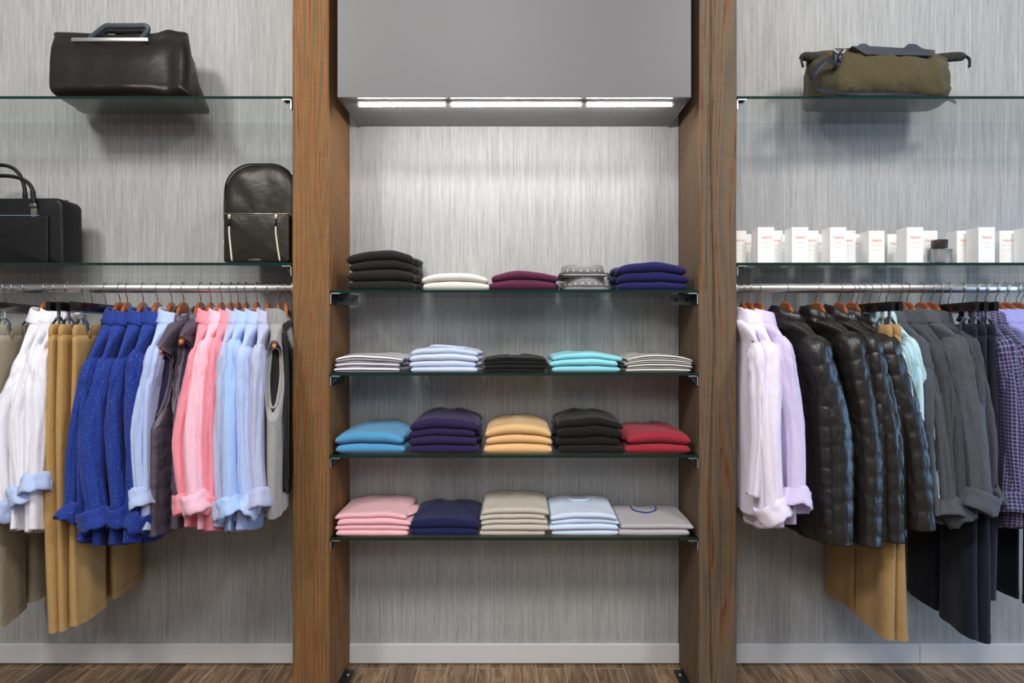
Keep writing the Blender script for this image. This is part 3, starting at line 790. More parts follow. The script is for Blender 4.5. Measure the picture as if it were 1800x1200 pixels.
shirt(1594, (1668, 620), 'denim', 'charcoal chambray shirt, third of five dark ones from the aqua shirts', 'third charcoal shirt', DK, (1690, 880), mids=[(1684, 760, -.01)], hem=905, aw=.022, swing=0)
shirt(1619, (1698, 602), 'denim2', 'slate chambray shirt with bulging sleeve and rolled cuff, fourth of five', 'fourth slate shirt', DK, (1722, 874), mids=[(1708, 740, .02)], hem=905, aw=.040, swing=.05)
shirt(1637, (1718, 600), 'denim', 'charcoal chambray shirt beside the midnight jeans, last of five', 'charcoal shirt beside the jeans', DK, (1735, 860), mids=[(1732, 750, 0)], hem=900, aw=.024, swing=0)
shirt(1716, (1777, 604), 'plaid', 'navy gingham shirt right beside the midnight jeans', 'gingham shirt beside the jeans', 'gingham shirts on the right rail', (1780, 880), mids=[(1786, 750, 0)], hem=925, aw=.034, folds=.013)
shirt(1732, (1808, 614), 'plaid', 'navy gingham shirt at the right edge of the photo', 'second gingham shirt', 'gingham shirts on the right rail', (1812, 878), mids=[(1816, 750, 0)], hem=925, aw=.034)
for nx, a, b in ((1750, 'behind the second gingham one', 'left'), (1767, 'between two others of its colour', 'middle'), (1787, 'at the right edge of the photo', 'right')):
    shirt(nx, (904+(nx-904)*1.108, 610), 'peri', 'periwinkle blue shirt '+a, b+' periwinkle shirt', 'periwinkle shirts on the right rail', (904+(nx-904)*1.13, 870), hem=925, aw=.027)

# trousers on clip hangers
def trousers(nx, tx, mat, label, hl, group, bottom=(1112, .45), dx=0, legw=.185, hipw=.19, split=.0):
    fr = Frame(nx, tx, .19); count[0] += 1; seed = count[0]*1.7
    ztop = 1.338; zb = ZZ(bottom[0], bottom[1])
    t = thing('trousers', label, 'trousers', (fr.X, -RD, zb), group)
    mat = G[mat]
    def ringf(u0, u1, hw, z, sd, am, shear=0, n=34):
        ring = []; uc = (u0+u1)/2; hu = (u1-u0)/2
        for j in range(n):
            a = 2*PI*j/n; c, s_ = math.cos(a), math.sin(a)
            u = uc+hu*spw(c, .8); ww = hw*spw(s_, .7)+am*N3(u*18+sd, s_*.6, z*1.5+sd)+shear
            ring.append(fr.p(u, ww, z+.004*N3(u*9, sd, 1)))
        return ring
    MB().loft([ringf(-hipw+.01, hipw-.01, .012, ztop, seed, .003), ringf(-hipw+.008, hipw-.008, .015, ztop-.002, seed, .003), ringf(-hipw, hipw, .0165, ztop-.018, seed, .003),
               ringf(-hipw, hipw, .0165, ztop-.038, seed, .003), ringf(-hipw+.002, hipw-.002, .013, ztop-.042, seed, .003)]).build('waistband', mat, t)
    for k, (a0, a1, b0, b1) in enumerate(((-.004, hipw-.002, .012, .012+legw), (-hipw+.002, .004, -.012-legw, -.012))):
        rings = []; nr = 40
        for i in range(nr):
            q = i/(nr-1); z = lerp(ztop-.036, zb, q)
            e = sst(0, .35, q)
            u0, u1 = lerp(a0, b0, e), lerp(a1, b1, e)
            if k == 1: u0 = max(u0, -.205)
            rings.append(ringf(u0, u1, lerp(.017, .019, e), z, seed+k*7, .004+.008*q, dx*q*q+(.004 if k else -.004)*q))
        g = MB().loft(rings).build('leg', mat, t)
        hh = [ringf(lerp(a0, b0, 1)-.001, lerp(a1, b1, 1)+.001, .0205, zb+dz, seed+k*7, .012, dx+(.004 if k else -.004)) for dz in (.0, .028)]
        if k == 1: hh = [[Vector((p.x, min(p.y, -.012), p.z)) for p in r] for r in hh]
        MB().loft(hh, cap=False).build('hem', mat, g)
    for uu in (-.13, -.045, .045, .13):
        m = MB()
        m.loft([[fr.p(uu+a, .0175*s+b*s, z) for a, b in ((-.006, 0), (.006, 0), (.006, .0025), (-.006, .0025))] for s in (1,) for z in (ztop-.045, ztop-.002)])
        m.build('belt_loop', mat, t)
    # hanger
    h = thing('clip_hanger', label=hl, cat='hanger', loc=(fr.X, -RD, ztop+.03), group='black clip hangers on the rails')
    zb_, zt_ = 1.382, 1.412
    rings = [[fr.p(u, .007*a, z) for a, z in ((-1, zb_), (1, zb_), (1, zt_), (-1, zt_))] for u in (-.195, .195)]
    MB().loft(rings).build('bar', M['blackplastic'], h, False)
    hook(fr, zt_+.002, h)
    for s in (-1, 1):
        u = s*.14
        c = MB(); c.loft([[fr.p(u+a, b, z) for a, b in ((-.005, -.003), (.005, -.003), (.005, .003), (-.005, .003))] for z in (ztop+.002, zb_+.002)])
        c.tube([fr.p(u-.012, 0, ztop+.022), fr.p(u+.012, 0, ztop+.022)], .004, 8)
        cl = c.build('clip', M['clearplastic'], h, False)
        m = MB()
        for w_ in (-1, 1):
            m.loft([[fr.p(u+a, w_*(o+b), z) for a, b in ((-.006, 0), (.006, 0), (.006, .003), (-.006, .003))] for z, o in ((ztop-.020, .018), (ztop+.004, .016), (ztop+.022, .004))])
        m.build('clip_jaw', M['clipgrey'], cl, False)
    return t
KG, TG = 'stone khaki trousers on the left rail', 'golden tan trousers on the left rail'
for nx, tx, d_, b in ((10, -52, 'outermost of three at the left edge', 1115), (25, -36, 'middle of three at the left edge', 1113), (44, -8, 'beside the white shirts, nearest of three', 1108)):
    trousers(nx, tx, 'khaki', 'stone khaki trousers '+d_, 'black clip hanger holding the khaki trousers '+d_, KG, (b, .42), dx=.006)
for nx, tx, d_, b in ((148, 86, 'behind the white shirt cuff, leftmost of three', 1115), (163, 104, 'in the middle of three', 1112), (186, 128, 'with side pocket shown, beside the cobalt shirts', 1102)):
    trousers(nx, tx, 'tan', 'golden tan trousers '+d_, 'black clip hanger holding the golden tan trousers '+d_, TG, (b, .43), dx=.012)
trousers(1506, 1568, 'camel', 'camel trousers behind the black jackets, left of two', 'black clip hanger holding the left camel trousers', 'camel trousers on the right rail', (1128, .44), dx=.0)
trousers(1516, 1582, 'camel', 'camel trousers behind the black jackets, right of two', 'black clip hanger holding the right camel trousers', 'camel trousers on the right rail', (1132, .44), dx=.020)
trousers(1652, 1716, 'navyjean', 'midnight blue jeans beside the charcoal shirts, left of three', 'black clip hanger holding the left midnight jeans', 'midnight jeans on the right rail', (1128, .44), dx=.0)
trousers(1667, 1732, 'navyjean', 'midnight blue jeans with pale seam, middle of three', 'black clip hanger holding the middle midnight jeans', 'midnight jeans on the right rail', (1135, .44), dx=.006)
trousers(1692, 1750, 'navyjean', 'midnight blue jeans beside the gingham shirt, right of three', 'black clip hanger holding the right midnight jeans', 'midnight jeans on the right rail', (1060, .44), dx=-.010)
trousers(1795, 1882, 'navyjean', 'black-blue trousers hanging at the right edge of the photo', 'black clip hanger at the right edge of the photo', None, (1105, .44), dx=.0)

# ---------------------------------------------------------------- folded stacks
def cfun(s, y, sd, crown):
    # thickness multiplier: thinner towards the side edges
    return (1-crown*abs(s)**2.2)*(1+.07*N3(s*1.7+sd, y*6, sd))
def fold_item(t, xa, xb, yf, yb, zbase, hs, k, mat, sd, crown, jitter, neck=0, topf=False):
    """one folded garment conforming to those below it"""
    nx, m = 44, 10
    jx, jy, wl = jitter
    rings = []
    base_prev = hs[:k]; h = hs[k]
    x0, x1 = xa+jx, xb+jx+wl
    cx, hw = (xa+xb)/2, (xb-xa)/2
    def basez(X, y):
        s = max(-1.1, min(1.1, (X-cx)/hw)); return zbase+sum(hj*cfun(s, y, sd+.31*j, crown) for j, hj in enumerate(base_prev))
    for i in range(nx):
        q = i/(nx-1); X = x0+(x1-x0)*(.5-.5*math.cos(PI*q))*.18+(x1-x0)*q*.82
        s = (X-cx)/hw; e = min(X-x0, x1-X)
        rnd = math.sqrt(max(0, 1-(1-min(1, e/(h*.6)))**2))*.5+.50
        ring = []
        # bottom back->front
        yfr = yf+jy+.004*abs(s)**3+.003*N3(s*2, sd+k, 1)
        ys = [yb+(yfr+h*.5-yb)*j/(m-1) for j in range(m)]
        def hh(y): return .95*h*cfun(max(-1.1, min(1.1, s)), y, sd+.31*k, crown)*rnd+(neck*max(0, 1-s*s)*sst(.0, .1, y-(yf+.09)) if neck else 0)
        for y in ys: ring.append(Vector((X, y, basez(X, y)+(1-rnd)*h*.35)))
        for a in range(1, 8):
            an = -PI/2+PI*a/8; y = yfr+h*.5*(1-math.cos(an))
            H = hh(y); b = basez(X, y)+(1-rnd)*h*.35
            ring.append(Vector((X, y, b+H/2+H/2*math.sin(an)*(1 if abs(an) > .4 else 1))))
        for y in reversed(ys):
            b = basez(X, y)+(1-rnd)*h*.35
            ring.append(Vector((X, y, b+hh(y)*1.0-.0006+(.0045*sst(0, .10, abs(s)-(1.0-4.2*(y-yf-.035)))*sst(.0, .03, y-yf-.02) if topf else 0)+.0018*N3(X*14+sd, y*14, 3))))
        rings.append(ring)
    return MB().loft(rings)
def sleeves_lump(t, x, s, yf, z0, z1, mat, sd):
    """soft end of the folded sleeves bulging behind the front fold"""
    rings = []
    n = max(10, int((z1-z0)/.004))
    for i in range(n):
        q = i/(n-1); z = lerp(z0, z1, q); r = math.sin(PI*min(.97, max(.06, q*.9+.05)))**.5
        ring = []
        for j in range(16):
            a = 2*PI*j/16
            k = r*(1+.22*N3(math.cos(a)+sd, math.sin(a), z*60))
            ring.append(Vector((x-s*.012+.028*k*math.cos(a), yf+.105+.065*k*math.sin(a), z)))
        rings.append(ring)
    return MB().loft(rings)

S = {}
def knitm(n, c, c2=None, con=.6): S[n] = fabric(n+'_knit', c, c2 or tuple(x*.72 for x in c), scale=420.0, contrast=con, rough=.95, sheen=.12 if sum(c) < .5 else .25, wrinkle=.4)
knitm('charcoal', (.022, .021, .019), (.008, .008, .007)); knitm('cream', (.82, .78, .72), (.72, .68, .62)); knitm('burgundy', (.13, .022, .065), (.07, .012, .035))
knitm('navy', (.018, .016, .12), (.008, .007, .055)); knitm('heather', (.70, .76, .88), (.50, .60, .82)); knitm('black', (.013, .0125, .012), (.005, .005, .005))
knitm('turquoise', (.30, .72, .82), (.25, .66, .78), .4); knitm('sky', (.10, .36, .62), (.07, .27, .52)); knitm('purple', (.036, .020, .095), (.015, .009, .045))
knitm('tanknit', (.82, .52, .24), (.74, .45, .2), .4); knitm('red', (.40, .03, .055), (.26, .018, .03)); knitm('pinkfold', (.90, .52, .55), (.84, .46, .50), .4)
knitm('navycot', (.013, .016, .095), (.006, .008, .045), .4); knitm('beige', (.60, .55, .47), (.53, .48, .41), .4); knitm('paleblue', (.68, .78, .93), (.60, .71, .90), .4)
knitm('greytee', (.50, .47, .49), (.42, .40, .42), .4)
def stripe_fold(name, light, dark, freq, thr=.5):
    m = fabric(name, light, tuple(x*.9 for x in light), rough=.85); nt = m.node_tree; p = nt.nodes['Principled BSDF']
    base = p.inputs['Base Color'].links[0].from_socket
    sep = nd(nt, 'ShaderNodeSeparateXYZ'); nt.links.new(coords(nt, 'UV'), sep.inputs[0])
    a = lines(nt, sep.outputs[0], freq, thr)
    mx = nd(nt, 'ShaderNodeMix', data_type='RGBA'); nt.links.new(a, mx.inputs[0])
    nt.links.new(base, mx.inputs[6]); mx.inputs[7].default_value = (*dark, 1)
    nt.links.new(mx.outputs[2], p.inputs['Base Color']); return m
S['stripe1'] = stripe_fold('white_plum_stripe', (.85, .84, .85), (.09, .065, .12), 82, .40)
S['stripe2'] = stripe_fold('white_black_stripe', (.80, .78, .75), (.04, .038, .036), 100, .45)
YF, YB = -.252, -.030
def stack(row, xa, xb, px_h, n, mat, noun, colour, where, crown=.22, lump=1, neck=0, deep=.24, cat='sweater', extra=None):
    a, b = XX(xa, .25), XX(xb, .25); z0 = SZ[row]+.0006
    h = px_h*(2.15/F)/n
    sd = row*3.3+xa*.01; hs = []
    for k in range(n): hs.append(h*(1+.12*math.sin(sd+k*2.1)))
    f = h*n/sum(hs)/(1-.02); hs = [x*f for x in hs]
    names = {1: ['alone'], 2: ['lower of two', 'upper of two'], 3: ['bottom of three', 'middle of three', 'top of three'],
             4: ['bottom of four', 'second up of four', 'third up of four', 'top of four'],
             5: ['bottom of five', 'second up of five', 'middle of five', 'fourth up of five', 'top of five']}[n]
    out = []
    for k in range(n):
        yb = YF+deep
        jit = (.005*math.sin(sd*2+k*3.7), .003*math.cos(sd+k*2.9)+.001*k, .005*math.cos(sd*5+k*1.9))
        t = thing('folded_'+noun, f'{colour} {noun.replace("_"," ")} {where}, {names[k]}', cat, ((a+b)/2, -.13, z0+sum(hs[:k])), f'folded {colour} {noun.replace("_"," ")} stack on the {ordn[row]} shelf')
        mb = fold_item(t, a, b, YF, min(yb, -.012), z0+.0004, hs, k, S[mat], sd, crown, jit, neck=neck if k == n-1 else 0, topf=(k == n-1 and row > 0))
        mb.build('folded_body', S[mat], t)
        if lump:
            xs = (b if lump > 0 else a)+lump*.001
            zz0 = z0+sum(hs[:k])*.86+.001; zz1 = zz0+hs[k]*.84
            sleeves_lump(t, xs, lump, YF, zz0, zz1, S[mat], sd+k).build('folded_sleeve', S[mat], t)
        out.append((t, k, z0+sum(hs[:k+1])*.98, (a+b)/2, b-a))
    return out
# top shelf
stack(0, 611, 727, 69, 4, 'charcoal', 'sweater', 'charcoal', 'at the left end of the top shelf', crown=.12)
stack(0, 742, 856, 31, 2, 'cream', 'sweater', 'cream', 'on the top shelf', crown=.28, lump=0)
stack(0, 862, 977, 34, 2, 'burgundy', 'sweater', 'burgundy', 'on the top shelf', crown=.26)
stack(0, 1087, 1209, 50, 3, 'navy', 'sweater', 'navy', 'at the right end of the top shelf', crown=.20, lump=-1)
# second shelf
stack(1, 588, 704, 31, 3, 'stripe1', 'striped_shirt', 'plum and white', 'at left end of second shelf', crown=.18, cat='shirt')
st = stack(1, 720, 838, 43, 4, 'heather', 'sweater', 'pale blue heather', 'on the second shelf', crown=.16)
stack(1, 850, 962, 27, 4, 'black', 'shirt', 'thin black', 'on the second shelf', crown=.18, lump=0, cat='shirt')
stack(1, 969, 1090, 34, 3, 'turquoise', 'shirt', 'turquoise', 'on the second shelf', crown=.22, lump=0, cat='shirt')
stack(1, 1101, 1217, 31, 4, 'stripe2', 'striped_shirt', 'black and white', 'at right end of second shelf', crown=.28, cat='shirt', lump=-1)
# third shelf
stack(2, 590, 708, 40, 2, 'sky', 'sweater', 'bright blue', 'at the left end of the third shelf', crown=.24, neck=.006)
stack(2, 719, 837, 62, 4, 'purple', 'sweater', 'dark purple', 'on the third shelf', crown=.14, neck=.008)
stack(2, 853, 970, 52, 3, 'tanknit', 'sweater', 'tan', 'on the third shelf', crown=.24, lump=0, neck=.006)
stack(2, 980, 1094, 63, 4, 'black', 'sweater', 'black', 'on the third shelf', crown=.16, lump=-1, neck=.004)
stack(2, 1102, 1213, 40, 2, 'red', 'sweater', 'dark red', 'at the right end of the third shelf', crown=.20, lump=-1)
# bottom shelf
stack(3, 590, 718, 40, 4, 'pinkfold', 'shirt', 'pale pink', 'at the left end of the bottom shelf', crown=.16, neck=.003, cat='shirt')
stack(3, 720, 840, 30, 2, 'navycot', 'shirt', 'navy', 'on the bottom shelf', crown=.18, neck=.006, lump=0, cat='shirt')
stack(3, 845, 962, 49, 5, 'beige', 'shirt', 'beige', 'on the bottom shelf', crown=.12, lump=0, cat='shirt')
lb = stack(3, 968, 1087, 41, 4, 'paleblue', 'shirt', 'pale blue', 'on the bottom shelf', crown=.16, lump=0, cat='shirt')
gt = stack(3, 1090, 1216, 21, 2, 'greytee', 'shirt', 'grey', 'at the right end of the bottom shelf', crown=.10, lump=0, cat='shirt')
# rolled neck on the pale blue heather sweater; crew neck band on the grey shirt; collar on the pale blue shirt
t, k, zt_, cx, wd = st[-1]
MB().tube(catmull([(cx-.055, -.17, zt_+.004), (cx-.03, -.185, zt_+.007), (cx+.03, -.18, zt_+.003), (cx+.075, -.15, zt_-.004)], 16), [.0055]+[.0045]*14+[.002], 8, flat=1).build('rolled_neck', S['heather'], t)
S['blueband'] = fabric('royal_blue_rib', (.03, .06, .30))
S['redband'] = fabric('dark_red_rib', (.25, .02, .03))
t, k, zt_, cx, wd = gt[-1]
MB().tube(catmull([(cx-.052, -.045, zt_+.006), (cx-.045, -.085, zt_+.001), (cx-.005, -.115, zt_+.001), (cx+.035, -.088, zt_+.001), (cx+.046, -.045, zt_+.006)], 20), .0045, 8, flat=.5, up=(0, 0, 1)).build('neck_band', S['blueband'], t, label='royal blue neck band')
t, k, zt_, cx, wd = lb[-1]
MB().tube(catmull([(cx-.045, -.07, zt_+.002), (cx-.02, -.10, zt_+.004), (cx+.02, -.10, zt_+.004), (cx+.045, -.07, zt_+.002)], 14), .005, 8, flat=.6, up=(0, 0, 1)).build('neck_band', S['paleblue'], t)

# two folded dotted shirts with standing collars
G['dotgrey'] = dotted('grey_dotted_shirting', (.30, .29, .29), (.22, .21, .21), (.72, .74, .78), 42, .13, 0.0)
G['innerstripe'] = fabric('dark_inner_collar', (.06, .055, .06))
G['dotband'] = fabric('grey_shirting', (.33, .32, .32), (.25, .25, .26))
zb = SZ[0]+.0006
for k, (w_, zoff) in enumerate((('lower', 0), ('upper', .048))):
    cxp = XX(1030-3*k, .22)
    t = thing('folded_shirt', f'grey dotted shirt folded with standing collar, {w_} of two on top shelf', 'shirt', (cxp, -.13, zb+zoff), 'folded dotted shirts on the top shelf')
    m = MB(); 
    rings = []
    hw = .083
    for i in range(24):
        q = -1+2*i/23; X = cxp+hw*q
        r = math.sqrt(max(.02, 1-abs(q)**6)); ring = []
        zt2 = .0085
        for j in range(20):
            a = 2*PI*j/20
            ring.append(Vector((X, -.125+.115*spw(math.cos(a), .4), zb+zoff+.007+.0065*r*spw(math.sin(a), .6)+.001*N3(X*30, a, k))))
        rings.append(ring)
    m.loft(rings).build('folded_body', G['dotband'], t)
    # standing collar: band bowing to the front, with an outer fold
    hb = .050
    rings = []; inner = []
    for i in range(41):
        a = -PI*.62+1.24*PI*i/40
        rx, ry = .075, .062
        px_, py_ = cxp+rx*math.sin(a), -.165-ry*math.cos(a)
        nx_, ny_ = math.sin(a), -math.cos(a)
        z0_ = zb+zoff+.0135 if k else zb+zoff+.0135-.012
        dz = .004*math.cos(a*2)-.003
        top = zb+zoff+.0135+hb*.78+dz-(.014*max(0, math.cos(a))**8 if k else 0)
        ring = [Vector((px_-nx_*.006, py_-ny_*.006, zb+zoff+.0120)), Vector((px_-nx_*.0035, py_-ny_*.0035, (z0_+top)/2)), Vector((px_-nx_*.002, py_-ny_*.002, top-.001)),
                Vector((px_, py_, top)), Vector((px_+nx_*.002, py_+ny_*.002, top-.002)), Vector((px_+nx_*.0045, py_+ny_*.0045, (z0_+top)/2)), Vector((px_+nx_*.0075, py_+ny_*.0075, max(zb+.002, zb+zoff+.0145-.010*(1 if k == 0 else .3)))), Vector((px_+nx_*.005, py_+ny_*.005, zb+zoff+.0135))]
        rings.append(ring)
    MB().loft(rings).build('collar', G['dotgrey'], t, label='dotted standing collar')
    m = MB(); pts = [(cxp+(.072+.0)*math.sin(a_/10*1.3*PI/1-.0) if 0 else 0, 0, 0) for a_ in range(1)]
    for s in (-1, 1):
        m.tube(catmull([(cxp+s*.088, -.235, zb+zoff+.006), (cxp+s*.078, -.225, zb+zoff+.012), (cxp+s*.084, -.16, zb+zoff+.014), (cxp+s*.080, -.09, zb+zoff+.012)], 14), .0055, 8)
    m.build('folded_sleeve', G['innerstripe'], t)

# ---------------------------------------------------------------- bags
L1 = leather('black_brown_leather', (.014, .010, .008), .40, .15)
L2 = leather('brown_black_leather', (.022, .017, .012), .38, .2)
L3 = leather('black_grained_leather', (.005, .005, .006), .5, .1)
L4 = leather('slate_leather', (.06, .068, .085), .35, .1)
canvas = fabric('olive_canvas', (.092, .072, .032), (.066, .052, .023), rough=.9, wrinkle=.9)
darkcanvas = fabric('dark_olive_canvas', (.03, .032, .026), (.018, .02, .016), wrinkle=.7)

# leather duffel
zs = ZU+.0006
t = thing('duffel_bag', 'black-brown leather duffel bag standing on the upper left shelf', 'bag', (-1.40, -.16, zs))
rings = []
nX = 60
def xend(q, z, y):   # skew of the ends
    return 0
Hh = ZZ(55, .17)-zs
for i in range(nX):
    q = i/(nX-1); ring = []
    xs = lerp(-1.660, -1.165, q)
    end = min(q, 1-q); er = math.sqrt(max(0.0, 1-(1-min(1, end/.03))**2))
    sag = -.010*math.exp(-((q-.5)/.3)**2)+.010*math.exp(-((q-.86)/.06)**2)
    for j in range(44):
        a = 2*PI*j/44; c, s_ = math.cos(a), math.sin(a)
        v = (s_+1)/2
        half = lerp(.112, .030, sst(.25, 1.0, v)**.8)
        y = -.155+half*spw(c, .42)*(er*.25+.75)
        z = zs+(Hh+sag)*(.5+.5*spw(s_, .5 if s_ > 0 else .3)*(er*.03+.97))
        # soft dents on the front face
        if c < 0:
            y += .014*math.exp(-((q-.86)/.07)**2-((v-.35)/.22)**2)-.010*math.exp(-((q-.5)/.3)**2-((v-.30)/.2)**2)+.008*math.exp(-((q-.4)/.3)**2-((v-.72)/.15)**2)
            y += .004*N3(q*6, v*4, 2)
        x = xs-.065*v+.004*N3(q*3, v*5, 9)-.035*sst(-.2, 1, c)*1.0+.02
        ring.append(Vector((x, y, max(zs, z))))
    rings.append(ring)
MB().loft(rings).build('bag_body', L1, t)
zt_ = zs+Hh
for y, hgt in ((-.195, .006), (-.145, .012)):
    hx0, hx1 = XX(170, -y), XX(262, -y)
    pts = catmull([(hx0-.035, y+.002, zt_-.045), (hx0+.0, y, zt_-.018), (hx0+.035, y-.002, zt_+hgt*.8), (hx0+.06, y-.002, zt_+hgt), (hx1-.05, y-.002, zt_+hgt), (hx1-.012, y-.002, zt_+hgt*.9), (hx1-.005, y, zt_-.01), (hx1-.035, y+.002, zt_-.045)], 50)
    MB().tube(pts, .0065, 10, flat=1.5, up=(0, 1, 0)).build('handle', L4 if y < -.17 else L3, t)
MB().box(XX(127, .215), XX(262, .215), -.222, -.212, ZZ(73, .22), ZZ(66, .22), .002).build('zip_trim', M['chrome'], t, True, label='bright silver pocket trim')
MB().tube([(XX(192, .2), -.165, zt_-.004), (XX(232, .2), -.165, zt_-.006)], .006, 8).build('zip_pull', M['blackmetal'], t)
m = MB()
for zz in (.06, .11, .16, .21):
    xe = -1.178-.065*zz/.27
    m.tube(catmull([(xe+.010, -.235+zz*.25, zs+zz), (xe+.004, -.18, zs+zz+.008), (xe-.012, -.11, zs+zz)], 10), .007, 8, flat=.6)
m.build('side_strap', L3, t)

# olive duffel
t = thing('duffel_bag', 'olive canvas duffel bag with slate leather patch on the upper right shelf', 'bag', (1.33, -.16, zs))
rings = []; nX = 70
for i in range(nX):
    q = i/(nX-1); ring = []
    xc = lerp(1.088, 1.606, q)
    end = min(q, 1-q)
    pinch = sst(0, .16, end)       # 0 at the gathered ends
    er = math.sqrt(max(0.02, 1-(1-min(1, end/.02))**2))
    Ht = .205+.010*math.sin(q*PI)-.012*q
    for j in range(44):
        a = 2*PI*j/44; c, s_ = math.cos(a), math.sin(a); v = (s_+1)/2
        hb = lerp(lerp(.095, .045, v), .108, pinch)
        half = lerp(hb, .022+.020*pinch, sst(.3, 1, v))*er
        y = -.155+half*spw(c, .6)
        lowx = sst(0, .75, 1-v)
        z = zs+Ht*(.5+.5*spw(s_, .6))
        x = xc-(-.012*(1-q)+.030*q)*lowx   # base is shorter than the top
        if c < 0:
            y += .012*N3(q*7, v*5, 4)*(1.4-pinch*.5)+.006*N3(q*22, v*13, 8)
            y -= .010*math.exp(-((q-.55)/.3)**2-((v-.4)/.3)**2)
        z += .006*N3(q*9, 2, 5)*sst(.6, 1, v)
        ring.append(Vector((x+.006*N3(v*8, q*2, 3), y, max(zs, z))))
    rings.append(ring)
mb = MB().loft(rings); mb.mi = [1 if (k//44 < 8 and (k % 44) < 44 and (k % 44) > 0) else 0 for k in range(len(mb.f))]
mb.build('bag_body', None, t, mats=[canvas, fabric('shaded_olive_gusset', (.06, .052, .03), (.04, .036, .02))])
zt_ = zs+.21
for s, ex in ((-1, XX(1412, .17)), (1, XX(1692, .17))):
    m = MB()
    m.tube(catmull([(ex-s*.085, -.160, zt_-.030), (ex-s*.015, -.17, zt_-.028), (ex, -.175, zt_-.040)], 12), [.022]*8+[.020, .018, .015, .010], 14, flat=.7)
    fl = m.build('rolled_end', darkcanvas, t, label='dark rolled canvas end')
    MB().tube(catmull([(ex+s*.002, -.178, zt_-.028), (ex+s*.014, -.185, zt_-.045), (ex+s*.010, -.19, zt_-.075)], 8), .007, 8, flat=.45, up=(0, 1, 0)).build('buckle_strap', M['blackmetal'], fl)
patch = [(1499, 80), (1521, 97), (1633, 99), (1645, 89), (1622, 85), (1612, 76), (1600, 75), (1590, 84), (1560, 82), (1530, 80), (1524, 75), (1515, 75), (1508, 80)]
def plate(poly, d, th, dfun=None):
    m = MB(); n = len(poly)
    a = [P(x, y, d) for x, y in poly]
    if dfun: a = [Vector((p.x, dfun(p), p.z)) for p in a]
    b = [p+Vector((0, th, 0)) for p in a]
    f = [tuple(range(n))[::-1], tuple(range(n, 2*n))]+[(i, (i+1) % n, n+(i+1) % n, n+i) for i in range(n)]
    return m.add(a+b, f)
plate(patch, .232, .03, lambda p: -.238+.30*max(0, p.z-(zt_-.05))).build('handle_patch', L4, t, False, label='slate leather handle patch')
rg = P(1476, 85, .25); m = MB()
m.tube([rg+Vector((.020*math.cos(a_*PI/10), 0, .018*math.sin(a_*PI/10))) for a_ in range(10, 21)], .0022, 8)
m.build('strap_ring', M['chrome'], t)
m = MB(); m.box(rg.x-.014, rg.x+.016, rg.y+.004, rg.y+.028, rg.z-.046, rg.z+.004, .004); m.build('ring_tab', L4, t, True)
hk = MB(); hk.tube([rg+Vector((0, -.004, -.018)), rg+Vector((-.004, -.006, -.05))], .0055, 8); hk.tube([rg+Vector((-.004, -.006, -.05)), rg+Vector((-.008, -.006, -.068))], .003, 8); hk.build('snap_hook', M['bracket'], t)
sp = catmull([rg+Vector((-.008, -.008, -.062)), P(1457, 106, .27), P(1440, 118, .275), P(1429, 136, .28), P(1432, 152, .28), P(1445, 161, .275), Vector((XX(1500, .262), -.250, zs+.004)),
              Vector((XX(1570, .262), -.248, zs+.004)), Vector((XX(1640, .262), -.235, zs+.010)), Vector((XX(1680, .25), -.205, zs+.010)), Vector((XX(1690, .2), -.17, zs+.008))], 70)
sp = [Vector((p.x, max(p.y, -.30), max(p.z, zs+.014))) for p in sp]
MB().tube(sp, .0105, 10, flat=.2, up=(.0, .35, 1)).build('shoulder_strap', leather('dark_strap_leather', (.022, .026, .036), .4, .1), t, label='dark blue-grey shoulder strap')

# briefcase
def pillow(outline, y0, y1, r, cx, cz, m=None):
    """outline in (x,z); y0 front, y1 back; rounded rims"""
    rings = []
    for (t_, yy) in ((1, 0), (.55, .12), (.2, .4), (.0, 1)):
        rings.append((t_*r, y0+r*yy))
    rings += [(0, (y0+y1)/2)]
    for (t_, yy) in ((.0, 1), (.2, .4), (.55, .12), (1, 0)):
        rings.append((t_*r, y1-r*yy))
    out = []
    for ins, y in rings:
        ring = []
        for x, z in outline:
            dx, dz = x-cx, z-cz; l = math.hypot(dx, dz)
            k = (l-ins)/l
            ring.append(Vector((cx+dx*k, y, cz+dz*k)))
        out.append(ring)
    return (m or MB()).loft(out)
def roundrect(x0, x1, z0, z1, r, rb=.008, n=8, taper=0, side=10):
    pts = []
    def arc(cx, cz, rr, a0):
        for k in range(n+1):
            a = math.radians(a0+90*k/n); pts.append((cx+rr*math.cos(a), cz+rr*math.sin(a)))
    arc(x1-r, z1-r, r, 0); arc(x0+r, z1-r, r, 90); arc(x0+rb, z0+rb, rb, 180); arc(x1-rb, z0+rb, rb, 270)
    # subdivide long edges
    out = []
    for i, p in enumerate(pts):
        q = pts[(i+1) % len(pts)]; out.append(p); d = math.dist(p, q)
        k = int(d/.02)
        for j in range(1, k): out.append((lerp(p[0], q[0], j/k), lerp(p[1], q[1], j/k)))
    out = [(x+taper*(1 if x > (x0+x1)/2 else -1)*(z1-z)/(z1-z0), z) for x, z in out]
    return out
zl = ZL+.0006
bx1 = XX(111, .2); bx0 = bx1-.50; bz1 = ZZ(350, .18)
t = thing('briefcase', 'black leather briefcase with twin handles on the lower left shelf', 'bag', ((bx0+bx1)/2, -.15, zl))
pillow(roundrect(bx0, bx1, zl, bz1, .028, .008, taper=.005), -.205, -.10, .012, (bx0+bx1)/2, (zl+bz1)/2).build('bag_body', L3, t)
pz = ZZ(379, .21)
pillow(roundrect(bx0+.03, bx1-.045, zl+.004, pz, .006, .006), -.215, -.200, .005, (bx0+bx1)/2, (zl+pz)/2).build('front_pocket', L3, t)
